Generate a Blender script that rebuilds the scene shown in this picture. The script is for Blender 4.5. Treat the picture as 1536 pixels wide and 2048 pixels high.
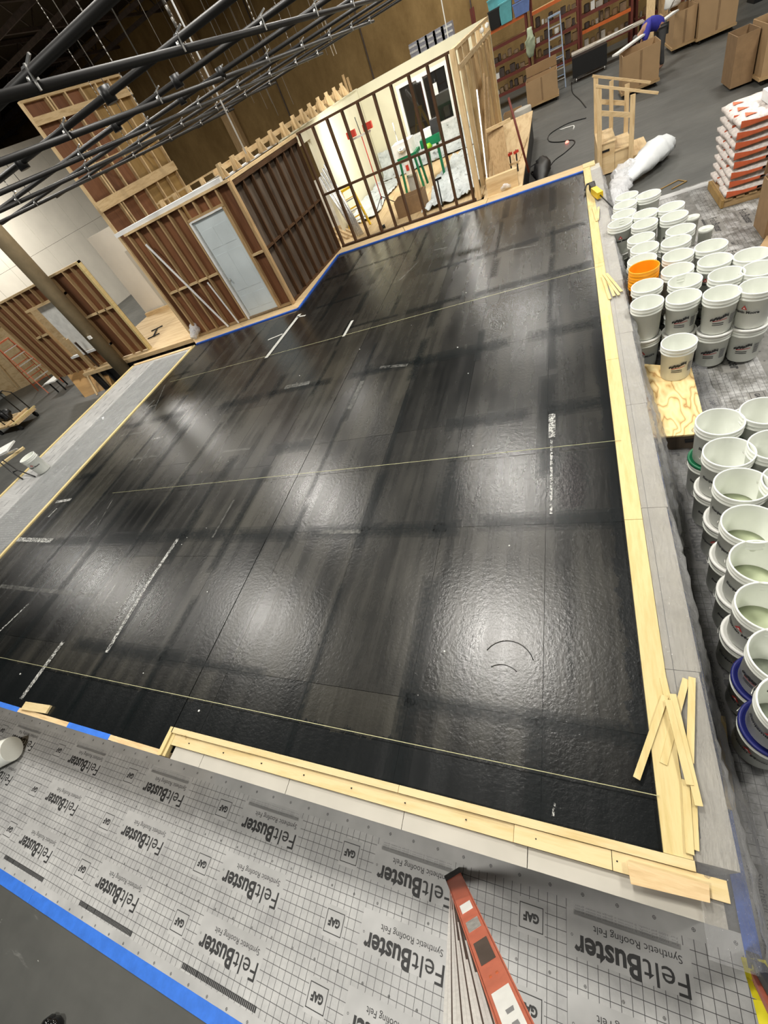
import bpy, bmesh, math, random
from mathutils import Vector, Matrix
for o in list(bpy.data.objects): bpy.data.objects.remove(o)
rnd = random.Random(7)
SC = bpy.context.scene
COL = SC.collection

# ------------------------------------------------------------------ camera
CAMZ = 3.57
FPX = 834.78
RCAM = Matrix(((0.9001469, 0.23805595, -0.36478066),
               (0.0477173, 0.77851568, 0.62580859),
               (0.43296492, -0.58072601, 0.68941909)))   # world -> camera
CPOS = Vector((0, 0, CAMZ))
cd = bpy.data.cameras.new('camera'); cam = bpy.data.objects.new('camera', cd); COL.objects.link(cam)
cd.sensor_fit = 'VERTICAL'; cd.sensor_height = 24.0; cd.lens = FPX / 2048 * 24.0
cd.clip_start = 0.02; cd.clip_end = 200
cam.matrix_world = Matrix.Translation(CPOS) @ RCAM.transposed().to_4x4()
SC.camera = cam

# ------------------------------------------------------------------ world, lights, exposure
SC.view_settings.view_transform = 'Standard'; SC.view_settings.look = 'None'
SC.view_settings.exposure = 0.0; SC.view_settings.gamma = 1.0; SC.view_settings.use_curve_mapping = False
wd = bpy.data.worlds.new('world'); SC.world = wd; wd.use_nodes = True
wd.node_tree.nodes['Background'].inputs[0].default_value = (0.95, 0.97, 1.0, 1)
wd.node_tree.nodes['Background'].inputs[1].default_value = 0.10

def area(name, loc, size, power, color=(1, .96, .89), target=None):
    l = bpy.data.lights.new(name, 'AREA'); l.shape = 'SQUARE'; l.size = size; l.energy = power; l.color = color
    o = bpy.data.objects.new(name, l); COL.objects.link(o); o.location = loc
    if target is not None:
        o.rotation_euler = (Vector(target) - Vector(loc)).to_track_quat('-Z', 'Y').to_euler()
    return o
LP = 385
for (x, y, p) in [(-2.0, 9.5, 1.1), (-9.5, 9.5, 1.1), (-9.5, 4.2, .95), (-2.0, 4.2, 1.25), (-11, 17.3, .7), (-1.8, 18.8, .8),
                  (-21.5, 15.5, 2.0), (-18, 5.0, .9), (1.5, 26.5, .9), (-4.5, 26, 1.0), (5.6, 9.3, 1.5), (5.6, 3.2, 1.3), (-3.0, -2.5, 1.0), (5.6, 17.5, .8), (5.5, 24, .35)]:  # includes fill lamps added to brighten the white scenic wall and back wall
    area('overhead_and_fill_lamp', (x, y, 8.0), 1.25, LP * p)

# ------------------------------------------------------------------ pixel helpers: a photo pixel to a world point on a plane
def ray(px, py):
    return RCAM.transposed() @ Vector((px - 768.0, -(py - 1024.0), -FPX))
def on(px, py, ax, v):
    D = ray(px, py); t = (v - CPOS[ax]) / D[ax]; return CPOS + D * t
def Z(px, py, z=0.0): return on(px, py, 2, z)
def X(px, py, x): return on(px, py, 0, x)
def Y(px, py, y): return on(px, py, 1, y)

# ------------------------------------------------------------------ materials
MATS = {}
class NT:
    def __init__(s, name):
        s.m = bpy.data.materials.new(name); s.m.use_nodes = True
        s.t = s.m.node_tree; s.b = s.t.nodes['Principled BSDF']; s.out = s.t.nodes['Material Output']
    def n(s, kind, **kw):
        nd = s.t.nodes.new(kind)
        for k, v in kw.items(): setattr(nd, k, v)
        return nd
    def l(s, a, b): s.t.links.new(a, b)
    def coord(s, scale=(1, 1, 1), kind='Object'):
        tc = s.n('ShaderNodeTexCoord'); mp = s.n('ShaderNodeMapping'); mp.inputs['Scale'].default_value = scale
        s.l(tc.outputs[kind], mp.inputs[0]); return mp.outputs[0]
    def noise(s, vec, scale=5, detail=4, rough=.6):
        nd = s.n('ShaderNodeTexNoise'); nd.inputs['Scale'].default_value = scale
        nd.inputs['Detail'].default_value = detail; nd.inputs['Roughness'].default_value = rough
        s.l(vec, nd.inputs['Vector']); return nd.outputs['Fac']
    def ramp(s, fac, stops):
        r = s.n('ShaderNodeValToRGB'); e = r.color_ramp.elements
        while len(e) < len(stops): e.new(.5)
        for i, (p, c) in enumerate(stops): e[i].position = p; e[i].color = (*c, 1) if len(c) == 3 else c
        s.l(fac, r.inputs[0]); return r.outputs[0]
    def mix(s, fac, a, b, mode='MIX'):
        m = s.n('ShaderNodeMix', data_type='RGBA', blend_type=mode)
        for inp, v in ((m.inputs[0], fac), (m.inputs[6], a), (m.inputs[7], b)):
            if hasattr(v, 'links') or hasattr(v, 'is_linked'): s.l(v, inp)
            elif isinstance(v, (int, float)): inp.default_value = v
            else: inp.default_value = (*v, 1)
        return m.outputs[2]
    def math(s, op, a, b=None, c=None):
        m = s.n('ShaderNodeMath', operation=op)
        for i, v in enumerate((a, b, c)):
            if v is None: continue
            if isinstance(v, (int, float)): m.inputs[i].default_value = v
            else: s.l(v, m.inputs[i])
        return m.outputs[0]
    def bump(s, h, strength=.2, dist=.01):
        b = s.n('ShaderNodeBump'); b.inputs['Strength'].default_value = strength; b.inputs['Distance'].default_value = dist
        s.l(h, b.inputs['Height']); s.l(b.outputs[0], s.b.inputs['Normal'])
    def set(s, color=None, rough=None, metal=None, spec=None):
        if color is not None:
            if isinstance(color, tuple): s.b.inputs['Base Color'].default_value = (*color, 1)
            else: s.l(color, s.b.inputs['Base Color'])
        if rough is not None:
            if isinstance(rough, (int, float)): s.b.inputs['Roughness'].default_value = rough
            else: s.l(rough, s.b.inputs['Roughness'])
        if metal is not None: s.b.inputs['Metallic'].default_value = metal
        if spec is not None: s.b.inputs['Specular IOR Level'].default_value = spec
        return s.m

def plain(name, color, rough=.6, metal=0, var=.12, scale=6, spec=.4):
    t = NT(name); f = t.noise(t.coord(), scale, 3)
    d = tuple(c * (1 - var) for c in color); u = tuple(min(1, c * (1 + var)) for c in color)
    c = t.ramp(f, [(.3, d), (.7, u)]); MATS[name] = t.set(c, rough, metal, spec); return MATS[name]

def wood(name, lo, hi, axis, grain=30, rough=.65, rand=.18, knots=False):
    sc = [1, 1, 1]
    for i in range(3): sc[i] = .12 if i == axis else 1
    t = NT(name); v = t.coord(tuple(sc)); f = t.noise(v, grain, 5, .65)
    c = t.ramp(f, [(.3, lo), (.55, hi), (.75, tuple(.55 * a + .45 * b for a, b in zip(lo, hi)))])
    oi = t.n('ShaderNodeObjectInfo')
    k = t.ramp(oi.outputs['Random'], [(0, (1 - rand,) * 3), (1, (1, 1, 1))])
    c = t.mix(1.0, c, k, 'MULTIPLY')
    if knots:
        v2 = t.coord((2.2, 2.2, 2.2)); vo = t.n('ShaderNodeTexVoronoi'); vo.inputs['Scale'].default_value = 1.6; t.l(v2, vo.inputs['Vector'])
        kk = t.ramp(vo.outputs['Distance'], [(.03, (.35, .2, .08)), (.07, (1, 1, 1))]); c = t.mix(1.0, c, kk, 'MULTIPLY')
    t.bump(f, .08, .003)
    MATS[name] = t.set(c, rough, 0, .25)
for i, a in enumerate('xyz'):
    wood('pine_' + a, (.50, .34, .165), (.70, .52, .29), i, 26)
    wood('stain_' + a, (.045, .021, .009), (.095, .048, .022), i, 26, .6)
    wood('tan_' + a, (.30, .19, .085), (.46, .31, .155), i, 26)
wood('yellowpine', (.56, .43, .175), (.68, .55, .27), 1, 20, .6, .1, True)
wood('yellowpine_x', (.58, .44, .20), (.70, .56, .31), 0, 20, .6, .1, True)
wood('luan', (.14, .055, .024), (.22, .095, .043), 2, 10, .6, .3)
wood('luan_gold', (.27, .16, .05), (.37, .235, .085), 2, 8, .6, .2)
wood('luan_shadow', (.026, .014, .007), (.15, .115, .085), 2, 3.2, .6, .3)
wood('plywood', (.50, .33, .16), (.70, .53, .30), 1, 7, .6, .12)
wood('plywood_x', (.50, .33, .16), (.70, .53, .30), 0, 7, .6, .12)
wood('hardboard', (.36, .20, .075), (.48, .29, .115), 0, 6, .5, .15)
def figured():
    t = NT('figured_plywood'); v = t.coord((1.6, .55, 1)); f = t.noise(v, 3.2, 2, .5)
    w = t.math('FRACT', t.math('MULTIPLY', f, 9.0))
    c = t.ramp(w, [(0, (.40, .22, .07)), (.12, (.70, .50, .22)), (.5, (.84, .68, .36)), (.9, (.74, .54, .24)), (1, (.42, .23, .08))])
    MATS['figured'] = t.set(c, .5, 0, .3)
figured()
plain('white_paint', (.74, .75, .74), .5, var=.05); plain('cyc', (.70, .66, .57), .8, var=.05, scale=1.2)
plain('cream', (.66, .63, .47), .7, var=.04, scale=2); plain('grey_dark', (.03, .03, .03), .6)
plain('drywall', (.46, .435, .375), .8, var=.06, scale=3); plain('black', (.008, .008, .008), .45); plain('black_gloss', (.006, .006, .006), .12)
plain('pipe_black', (.010, .009, .008), .5, 0); plain('pipe_steel', (.42, .40, .36), .35, .8); plain('steel', (.75, .74, .70), .28, .9)
plain('alu', (.72, .72, .70), .35, .75, var=.25, scale=30); plain('hanger_metal', (.20, .19, .17), .5, .5); plain('ribbed_alu', (.74, .74, .71), .4, .2, var=.08, scale=60); plain('rubber', (.012, .012, .012), .7)
plain('bucket', (.80, .82, .76), .38, var=.03); plain('bucket_translucent', (.66, .68, .62), .4, var=.05)
plain('bucket_lid', (.80, .80, .76), .4, var=.04)
plain('orange', (.93, .36, .012), .35, var=.05); plain('green_lid', (.015, .16, .07), .4); plain('blue_lid', (.02, .025, .16), .4)
plain('ink', (.03, .03, .03), .6); plain('ink_red', (.50, .045, .04), .6); plain('ink_grey', (.22, .22, .22), .6)
plain('compound', (.56, .62, .42), .5, var=.1); plain('residue', (.62, .66, .58), .6, var=.15, scale=20)
plain('bluetape', (.035, .16, .62), .6, var=.12, scale=12); plain('bluetape_dark', (.02, .09, .42), .6, var=.2, scale=9)
plain('cardboard', (.36, .235, .12), .75, var=.08, scale=2); plain('cardboard_dark', (.24, .15, .075), .8)
plain('greenpaint', (.008, .16, .065), .4); plain('lime', (.22, .45, .02), .4); plain('red', (.52, .05, .03), .45)
plain('fiberglass', (.50, .13, .075), .42, var=.12, scale=14); plain('yellow', (.72, .48, .02), .4); plain('redrail', (.42, .10, .035), .5)
plain('orangebeam', (.55, .12, .02), .5); plain('darkred', (.13, .025, .015), .6); plain('teal', (.12, .42, .45), .45); plain('bluebin', (.14, .22, .48), .45)
plain('paper', (.72, .72, .68), .7); plain('shirt', (.035, .035, .30), .8, var=.2); plain('denim', (.06, .06, .06), .8)
plain('skin', (.35, .19, .12), .6); plain('hair', (.10, .09, .08), .8); plain('cloth_green', (.42, .48, .33), .8)
plain('wax', (.30, .30, .34), .5); plain('string', (.62, .60, .34), .7); plain('glassy', (.35, .36, .35), .15)
plain('bagwhite', (.62, .56, .52), .55, var=.25, scale=22); plain('bagred', (.62, .13, .05), .55, var=.15)
plain('fabric_white', (.70, .72, .72), .6, var=.06); plain('door_paint', (.56, .62, .63), .45, var=.05, scale=2)
plain('clutter_a', (.22, .15, .09), .7, var=.3); plain('clutter_b', (.40, .36, .30), .6, var=.3); plain('clutter_c', (.07, .05, .04), .7, var=.3)
plain('yellow_tape', (.62, .55, .02), .35, var=.15)

def floor_mat():
    t = NT('stage_floor'); v = t.coord()
    a = t.noise(v, .6, 6, .65); b = t.noise(t.coord((.5, 2.4, 1)), 3, 6, .7)
    c = t.ramp(a, [(.3, (.062, .063, .058)), (.7, (.11, .11, .10))])
    c2 = t.ramp(b, [(.63, (0, 0, 0)), (.78, (.10, .10, .095))]); c = t.mix(1.0, c, c2, 'ADD')
    s = t.noise(v, 24, 2); sp = t.ramp(s, [(.75, (0, 0, 0)), (.8, (.3, .3, .28))]); c = t.mix(1.0, c, sp, 'ADD')
    r = t.ramp(b, [(.3, (.42,) * 3), (.7, (.6,) * 3)])
    MATS['stage_floor'] = t.set(c, r, 0, .4)
floor_mat()
def wall_mat():
    t = NT('stage_wall'); v = t.coord((1, 1, .45)); a = t.noise(v, .8, 8, .75)
    c = t.ramp(a, [(.3, (.15, .094, .036)), (.7, (.28, .185, .078))]); MATS['stage_wall'] = t.set(c, .9, 0, .1)
    t.bump(t.noise(t.coord(), 3, 6), .5, .05)
wall_mat(); plain('ceiling_dark', (.05, .038, .026), .95, spec=.1)

def pool_mat():
    t = NT('black_membrane'); v = t.coord()
    big = t.noise(v, .9, 5, .6); st = t.noise(t.coord((4, .22, 1)), 1.5, 4, .6); fine = t.noise(v, 70, 3, .6)
    oi = t.n('ShaderNodeObjectInfo')
    tone = t.math('ADD', t.math('MULTIPLY', big, .45), t.math('ADD', t.math('MULTIPLY', st, .5), t.math('MULTIPLY', oi.outputs['Random'], .22)))
    c = t.ramp(tone, [(.40, (.0035, .0042, .0042)), (.56, (.013, .013, .0115)), (.74, (.034, .032, .025))])
    # painted black border coat along the right and near edges
    sx = t.n('ShaderNodeSeparateXYZ'); t.l(t.coord(), sx.inputs[0])
    wob = t.math('MULTIPLY', t.noise(t.coord((3, 3, 1)), 4, 5, .7), .22)
    ex = t.math('GREATER_THAN', t.math('ADD', sx.outputs[0], wob), .29); ey = t.math('LESS_THAN', t.math('SUBTRACT', sx.outputs[1], wob), .33)
    e = t.math('MAXIMUM', ex, ey); c = t.mix(e, c, (.005, .0062, .0066))
    # seams in teal black
    r = t.math('ADD', t.math('MULTIPLY', st, .18), .12)
    r = t.math('ADD', r, t.math('MULTIPLY', big, .12))
    h = t.math('ADD', t.math('MULTIPLY', t.noise(v, 34, 4, .6), 1.0), t.math('MULTIPLY', fine, .4))
    t.bump(h, .34, .0045)
    MATS['pool'] = t.set(c, r, 0, .5)
    t = NT('brushed_black'); f = t.noise(t.coord((9, 9, 1)), 3, 5, .7); a = t.ramp(f, [(.30, (.03,) * 3), (.72, (.40,) * 3)])
    t.set(t.ramp(f, [(.3, (.003, .0055, .006)), (.7, (.006, .010, .011))]), .3, 0, .5); t.l(a, t.b.inputs['Alpha']); t.bump(t.noise(t.coord(), 40, 3), .2, .005)
    MATS['brushed'] = t.m
    t = NT('chalk'); f = t.noise(t.coord((1, 1, 1)), 45, 4, .75); a = t.ramp(f, [(.42, (0, 0, 0)), (.60, (.9,) * 3)])
    t.set((.55, .55, .52), .8, 0, .2); t.l(a, t.b.inputs['Alpha']); MATS['chalk'] = t.m
    t = NT('chalk_faint'); f = t.noise(t.coord((1, 1, 1)), 22, 5, .75); a = t.ramp(f, [(.40, (0, 0, 0)), (.70, (.42,) * 3)])
    t.set((.36, .36, .33), .7, 0, .2); t.l(a, t.b.inputs['Alpha']); MATS['chalk_faint'] = t.m
pool_mat()
plain('pale_tape', (.40, .40, .37), .6, var=.15, scale=20)

def felt_mat(name, dirty, rot=False):
    t = NT(name); tc = t.n('ShaderNodeTexCoord'); sx = t.n('ShaderNodeSeparateXYZ'); t.l(tc.outputs['Object'], sx.inputs[0])
    def line(src, per, w):
        f = t.math('FRACT', t.math('MULTIPLY', t.math('ADD', src, 50.0), 1 / per)); return t.math('LESS_THAN', f, w / per)
    P = .052
    g = t.math('MAXIMUM', line(sx.outputs[0], P, .0030), line(sx.outputs[1], P, .0030))
    n = t.noise(t.coord((2, 2, 1)), 2.5, 6, .7); base = t.ramp(n, [(.3, (.34, .34, .335)), (.7, (.50, .50, .485))])
    if dirty:
        d = t.noise(t.coord((1.2, 1.2, 1)), 3.5, 8, .8); base = t.mix(t.ramp(d, [(.42, (.15, .15, .15)), (.58, (.85,) * 3)]), base, (.085, .08, .066))
    c = t.mix(g, base, (.045, .045, .045))
    MATS[name] = t.set(c, t.ramp(n, [(.3, (.35,) * 3), (.7, (.55,) * 3)]), 0, .4); t.bump(t.noise(t.coord(), 14, 5), .25, .01)
felt_mat('felt', False); felt_mat('felt_dirty', True)
plain('felt_dusty', (.19, .185, .17), .5, var=.35, scale=5); plain('felt_plain', (.42, .42, .41), .45, var=.15, scale=3)
def plastic(name, dens, col=(.85, .86, .88)):
    t = NT(name); tr = t.n('ShaderNodeBsdfTransparent'); mx = t.n('ShaderNodeMixShader'); n = t.noise(t.coord((2, .6, 2)), 4, 5)
    t.set(col, .07, 0, .9); t.bump(t.noise(t.coord((3, .7, 3)), 6, 6, .7), .9, .05)
    f = t.ramp(n, [(.35, (dens * .6,) * 3), (.7, (dens * 1.5,) * 3)]); lw = t.n('ShaderNodeFresnel'); lw.inputs['IOR'].default_value = 1.6; bp = [q for q in t.t.nodes if q.bl_idname == 'ShaderNodeBump'][0]; t.l(bp.outputs[0], lw.inputs['Normal']); f = t.math('ADD', t.math('MULTIPLY', f, .3), t.math('MULTIPLY', lw.outputs[0], .7)); t.l(f, mx.inputs[0]); t.l(tr.outputs[0], mx.inputs[1]); t.l(t.b.outputs[0], mx.inputs[2])
    t.l(mx.outputs[0], t.out.inputs[0]); MATS[name] = t.m
plastic('clear_plastic', .26); plastic('milky_plastic', .62, (.50, .52, .52)); plastic('film', .45)
def tarp():
    t = NT('dropcloth'); f = t.noise(t.coord(), 4, 7, .75); c = t.ramp(f, [(.42, (.62, .66, .66)), (.58, (.46, .50, .50)), (.66, (.12, .13, .12))])
    MATS['tarp'] = t.set(c, .35); t.bump(f, .5, .04)
tarp()
def emis(name, col, s):
    t = NT(name); t.b.inputs['Emission Color'].default_value = (*col, 1); t.b.inputs['Emission Strength'].default_value = s; t.set(col, .5); MATS[name] = t.m
emis('lamp_face', (1, .97, .88), 14); emis('red_led', (1, .2, .15), 3)
def glass():
    t = NT('dark_glass'); t.set((.015, .014, .012), .03, 0, .9); MATS['glass'] = t.m
glass()

# ------------------------------------------------------------------ mesh helpers
class M:
    def __init__(s): s.v = []; s.f = []; s.smooth = False
    def quad(s, *p):
        i = len(s.v); s.v += [Vector(q) for q in p]; s.f.append(tuple(range(i, i + len(p)))); return s
    def hexa(s, b, t):
        i = len(s.v); n = len(b); s.v += [Vector(q) for q in b] + [Vector(q) for q in t]
        s.f.append(tuple(i + k for k in reversed(range(n)))); s.f.append(tuple(i + n + k for k in range(n)))
        for k in range(n): s.f.append((i + k, i + (k + 1) % n, i + n + (k + 1) % n, i + n + k))
        return s
    def box(s, x0, y0, z0, x1, y1, z1):
        x0, x1 = sorted((x0, x1)); y0, y1 = sorted((y0, y1)); z0, z1 = sorted((z0, z1))
        return s.hexa([(x0, y0, z0), (x1, y0, z0), (x1, y1, z0), (x0, y1, z0)], [(x0, y0, z1), (x1, y0, z1), (x1, y1, z1), (x0, y1, z1)])
    def prism(s, pts, z0, z1):
        pts = [(p[0], p[1]) for p in pts]
        a = sum(pts[i][0] * pts[(i + 1) % len(pts)][1] - pts[(i + 1) % len(pts)][0] * pts[i][1] for i in range(len(pts)))
        if a < 0: pts = pts[::-1]
        return s.hexa([(x, y, z0) for x, y in pts], [(x, y, z1) for x, y in pts])
    def beam(s, a, b, w, h, up=(0, 0, 1)):
        a = Vector(a); b = Vector(b); d = (b - a).normalized(); up = Vector(up)
        if abs(d.dot(up)) > .98: up = Vector((1, 0, 0))
        r = d.cross(up).normalized() * (w / 2); u = r.cross(d).normalized() * (h / 2)
        return s.hexa([a - r - u, a + r - u, a + r + u, a - r + u], [b - r - u, b + r - u, b + r + u, b - r + u])
    def tube(s, pts, r, n=8):
        pts = [Vector(p) for p in pts]; rings = []
        for k, p in enumerate(pts):
            d = (pts[min(k + 1, len(pts) - 1)] - pts[max(k - 1, 0)]).normalized()
            ref = Vector((0, 0, 1)) if abs(d.z) < .9 else Vector((1, 0, 0))
            a = d.cross(ref).normalized(); b = d.cross(a)
            i = len(s.v); rr = r[k] if isinstance(r, (list, tuple)) else r
            s.v += [p + (a * math.cos(t) + b * math.sin(t)) * rr for t in [2 * math.pi * j / n for j in range(n)]]; rings.append(i)
        for q in range(len(rings) - 1):
            for j in range(n): s.f.append((rings[q] + j, rings[q] + (j + 1) % n, rings[q + 1] + (j + 1) % n, rings[q + 1] + j))
        s.f.append(tuple(rings[0] + j for j in reversed(range(n)))); s.f.append(tuple(rings[-1] + j for j in range(n)))
        s.smooth = True; return s
    def lathe(s, c, prof, n=32, close=False):
        c = Vector(c); rings = []
        for (r, z) in prof:
            i = len(s.v); s.v += [c + Vector((r * math.cos(2 * math.pi * j / n), r * math.sin(2 * math.pi * j / n), z)) for j in range(n)]; rings.append(i)
        for q in range(len(rings) - 1):
            for j in range(n): s.f.append((rings[q] + j, rings[q] + (j + 1) % n, rings[q + 1] + (j + 1) % n, rings[q + 1] + j))
        s.f.append(tuple(rings[0] + j for j in reversed(range(n))))
        if close: s.f.append(tuple(rings[-1] + j for j in range(n)))
        s.smooth = True; return s
    def build(s, name, mat, parent=None, loc=None):
        me = bpy.data.meshes.new(name)
        if parent is not None:
            base = Vector(parent.matrix_basis.translation)
            pp = parent.parent
            while pp: base += pp.matrix_basis.translation; pp = pp.parent
            off = base
            oloc = Vector((0, 0, 0))
        else:
            if loc is None:
                xs = [v.x for v in s.v]; ys = [v.y for v in s.v]
                loc = ((min(xs) + max(xs)) / 2, (min(ys) + max(ys)) / 2, min(v.z for v in s.v))
            off = Vector(loc); oloc = off
        me.from_pydata([v - off for v in s.v], [], s.f); me.update()
        if s.smooth:
            me.polygons.foreach_set('use_smooth', [len(p.vertices) == 4 for p in me.polygons])
        me.materials.append(MATS[mat])
        o = bpy.data.objects.new(name, me); COL.objects.link(o)
        if parent is not None: o.parent = parent
        else: o.location = oloc
        return o
def tag(o, label=None, cat=None, group=None, kind=None):
    if label: o['label'] = label
    if cat: o['category'] = cat
    if group: o['group'] = group
    if kind: o['kind'] = kind
    return o
def thing(name, label, cat, loc=(0, 0, 0), group=None, kind=None):
    o = bpy.data.objects.new(name, None); COL.objects.link(o); o.location = loc; o.empty_display_size = .1
    return tag(o, label, cat, group, kind)
def copy_tree(o, parent=None):
    c = o.copy(); COL.objects.link(c)
    if parent is not None: c.parent = parent
    for ch in [k for k in o.children]: copy_tree(ch, c)
    return c
def lerp(a, b, t): return a + (b - a) * t
def V2(a): return Vector((a[0], a[1]))

PZ = 0.70   # height of the raised decks and of the black membrane

# ================================================================== SETTING
o = M().box(-46, -9, -.2, 18, 34, 0).build('floor', 'stage_floor', loc=(0, 0, 0)); o['kind'] = 'structure'
o = M().box(-46, 30, 0, 18, 30.3, 11).build('wall_back', 'stage_wall', loc=(0, 0, 0)); o['kind'] = 'structure'
o = M().box(-46.3, -9, 0, -46, 34, 11).build('wall_left', 'stage_wall', loc=(0, 0, 0)); o['kind'] = 'structure'
o = M().box(-46, -9, 10, 18, 34, 10.2).build('ceiling', 'ceiling_dark', loc=(0, 0, 0)); o['kind'] = 'structure'
cl = o
for k in range(14):
    x = -40 + k * 3.6
    m = M()
    m.beam((x, -8, 9.9), (x, 30, 9.9), .12, .12); m.beam((x, -8, 9.1), (x, 30, 9.1), .1, .1)
    y = -8
    while y < 29: m.beam((x, y, 9.1), (x, y + .9, 9.9), .04, .04); m.beam((x, y + .9, 9.9), (x, y + 1.8, 9.1), .04, .04); y += 1.8
    m.build('roof_truss', 'clutter_c', cl)
for k in range(12):
    y = 2 + k * 2.4; M().beam((-46, y, 9.0), (10, y, 9.0), .08, .16).build('roof_joist', 'clutter_c', cl)
# wall pilaster
pl = M().box(-17.9, 29.6, 0, -17.2, 30, 10).build('trim_1', 'tan_z'); pl['kind'] = 'structure'
for k in range(9):
    xx = -40 + 5.2 * k
    if abs(xx + 17.5) < 2: continue
    p = M().box(xx, 29.94, 0, xx + .05, 30, 10).build('trim_%d' % (k + 2), 'clutter_c'); p['kind'] = 'structure'

# ---- membrane basin --------------------------------------------------
inner = [(.27, .05), (.285, 10.76), (-5.42, 11.2), (-5.62, 11.1), (-5.47, 8.40), (-5.53, 8.30), (-8.56, 8.22), (-8.58, .05)]
pool = M().prism([(.27, .17), (.285, 10.76), (-5.42, 11.2), (-5.62, 11.1), (-5.47, 8.40), (-5.53, 8.30), (-8.56, 8.22), (-8.58, .04), (-3.165, .04), (-3.165, .17)], .02, PZ - .012).build('membrane_basin', 'grey_dark', loc=(0, 0, 0))
tag(pool, 'large raised basin floor coated in glossy black membrane, inside the pine kerbs', 'basin floor')
def clip(poly, axis, lim, keep_less):
    out = []
    for i in range(len(poly)):
        a, b = poly[i], poly[(i + 1) % len(poly)]
        ia = (a[axis] <= lim) == keep_less or a[axis] == lim; ib = (b[axis] <= lim) == keep_less or b[axis] == lim
        if ia: out.append(a)
        if ia != ib:
            t = (lim - a[axis]) / (b[axis] - a[axis]); out.append((a[0] + (b[0] - a[0]) * t, a[1] + (b[1] - a[1]) * t))
    return out
xs = [.30, -.29, -1.16, -2.01, -2.86, -3.71, -4.56, -5.41, -6.26, -7.11, -7.96, -8.6]
ys = [0, .72, 2.2, 3.63, 5.1, 6.75, 8.2, 9.7, 11.3]
convex1 = [(.27, .17), (.285, 10.76), (-3.155, 11.02), (-3.155, .17)]
convex3 = [(-3.165, .037), (-3.165, 11.02), (-5.42, 11.2), (-5.47, 8.40), (-5.47, .037)]
convex2 = [(-5.47, .037), (-5.47, 8.38), (-5.53, 8.30), (-8.56, 8.22), (-8.58, .037)]
for i in range(len(xs) - 1):
    joff = rnd.choice([0, 0, .0, .35, -.3]) if i > 2 else 0
    for j in range(len(ys) - 1):
        for base in (convex1, convex2, convex3):
            g = .0016; x0, x1 = xs[i + 1] + g, xs[i] - g; y0, y1 = ys[j] + g + (joff if j else 0), ys[j + 1] - g + joff
            p = clip(clip(clip(clip(base, 0, x0, False), 0, x1, True), 1, y0, False), 1, y1, True)
            if len(p) < 3: continue
            zz = PZ - .003 + rnd.random() * .0015
            M().prism(p, PZ - .012, zz).build('membrane_sheet', 'pool', pool)
# seam overpaint strips: brushed dark coats over the joints
m = M(); zt = PZ + .0012
for i, x in enumerate(xs[1:-1]):
    y = .1
    top = 8.1 if x < -5.45 else 10.7
    while y < top - .3:
        L = rnd.uniform(.5, 1.7); w = rnd.uniform(.02, .07)
        if rnd.random() < .72:
            a = x + rnd.uniform(-.04, .04); e = min(y + L, top); b = a + rnd.uniform(-.02, .02)
            for q_, ww in enumerate((w * 1.5, w, w * .6)): m.quad((a - ww, y + q_ * .03, zt + q_ * .0002), (a + ww, y + q_ * .05, zt + q_ * .0002), (b + ww, e - q_ * .04, zt + q_ * .0002), (b - ww, e - q_ * .06, zt + q_ * .0002))
        y += L * rnd.uniform(.9, 1.3); zt += .000005
for y in ys[1:-1]:
    x = .25
    lim = -8.4 if y < 8 else -5.3
    while x > lim + .4:
        L = rnd.uniform(.6, 1.8); w = rnd.uniform(.03, .09); e = max(x - L, lim)
        if rnd.random() < .75:
            a = y + rnd.uniform(-.05, .05); [m.quad((e + q_ * .05, a - ww, zt + q_ * .0002), (x - q_ * .03, a - ww, zt + q_ * .0002), (x - q_ * .05, a + ww, zt + q_ * .0002), (e + q_ * .04, a + ww, zt + q_ * .0002)) for q_, ww in enumerate((w * 1.5, w, w * .6))]
        x = e - rnd.uniform(0, .3); zt += .000005
sp = m.build('brushed_seam_coat', 'brushed', pool); sp['kind'] = 'stuff'
def strip(px, w, mat, parent, z=PZ + .0022, name='mark'):
    P = [Z(a, b, PZ) for a, b in px]; m = M()
    for k in range(len(P) - 1):
        a, b = V2(P[k]), V2(P[k + 1]); d = (b - a).normalized(); n = Vector((-d.y, d.x)) * w / 2
        m.quad((*(a - n), z), (*(b - n), z), (*(b + n), z), (*(a + n), z))
    # keep face normals upward
    m2 = M()
    for f in m.f:
        q = [m.v[i] for i in f]; nn = (q[1] - q[0]).cross(q[2] - q[0])
        m2.quad(*(q if nn.z > 0 else q[::-1]))
    return m2.build(name, mat, parent)
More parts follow.
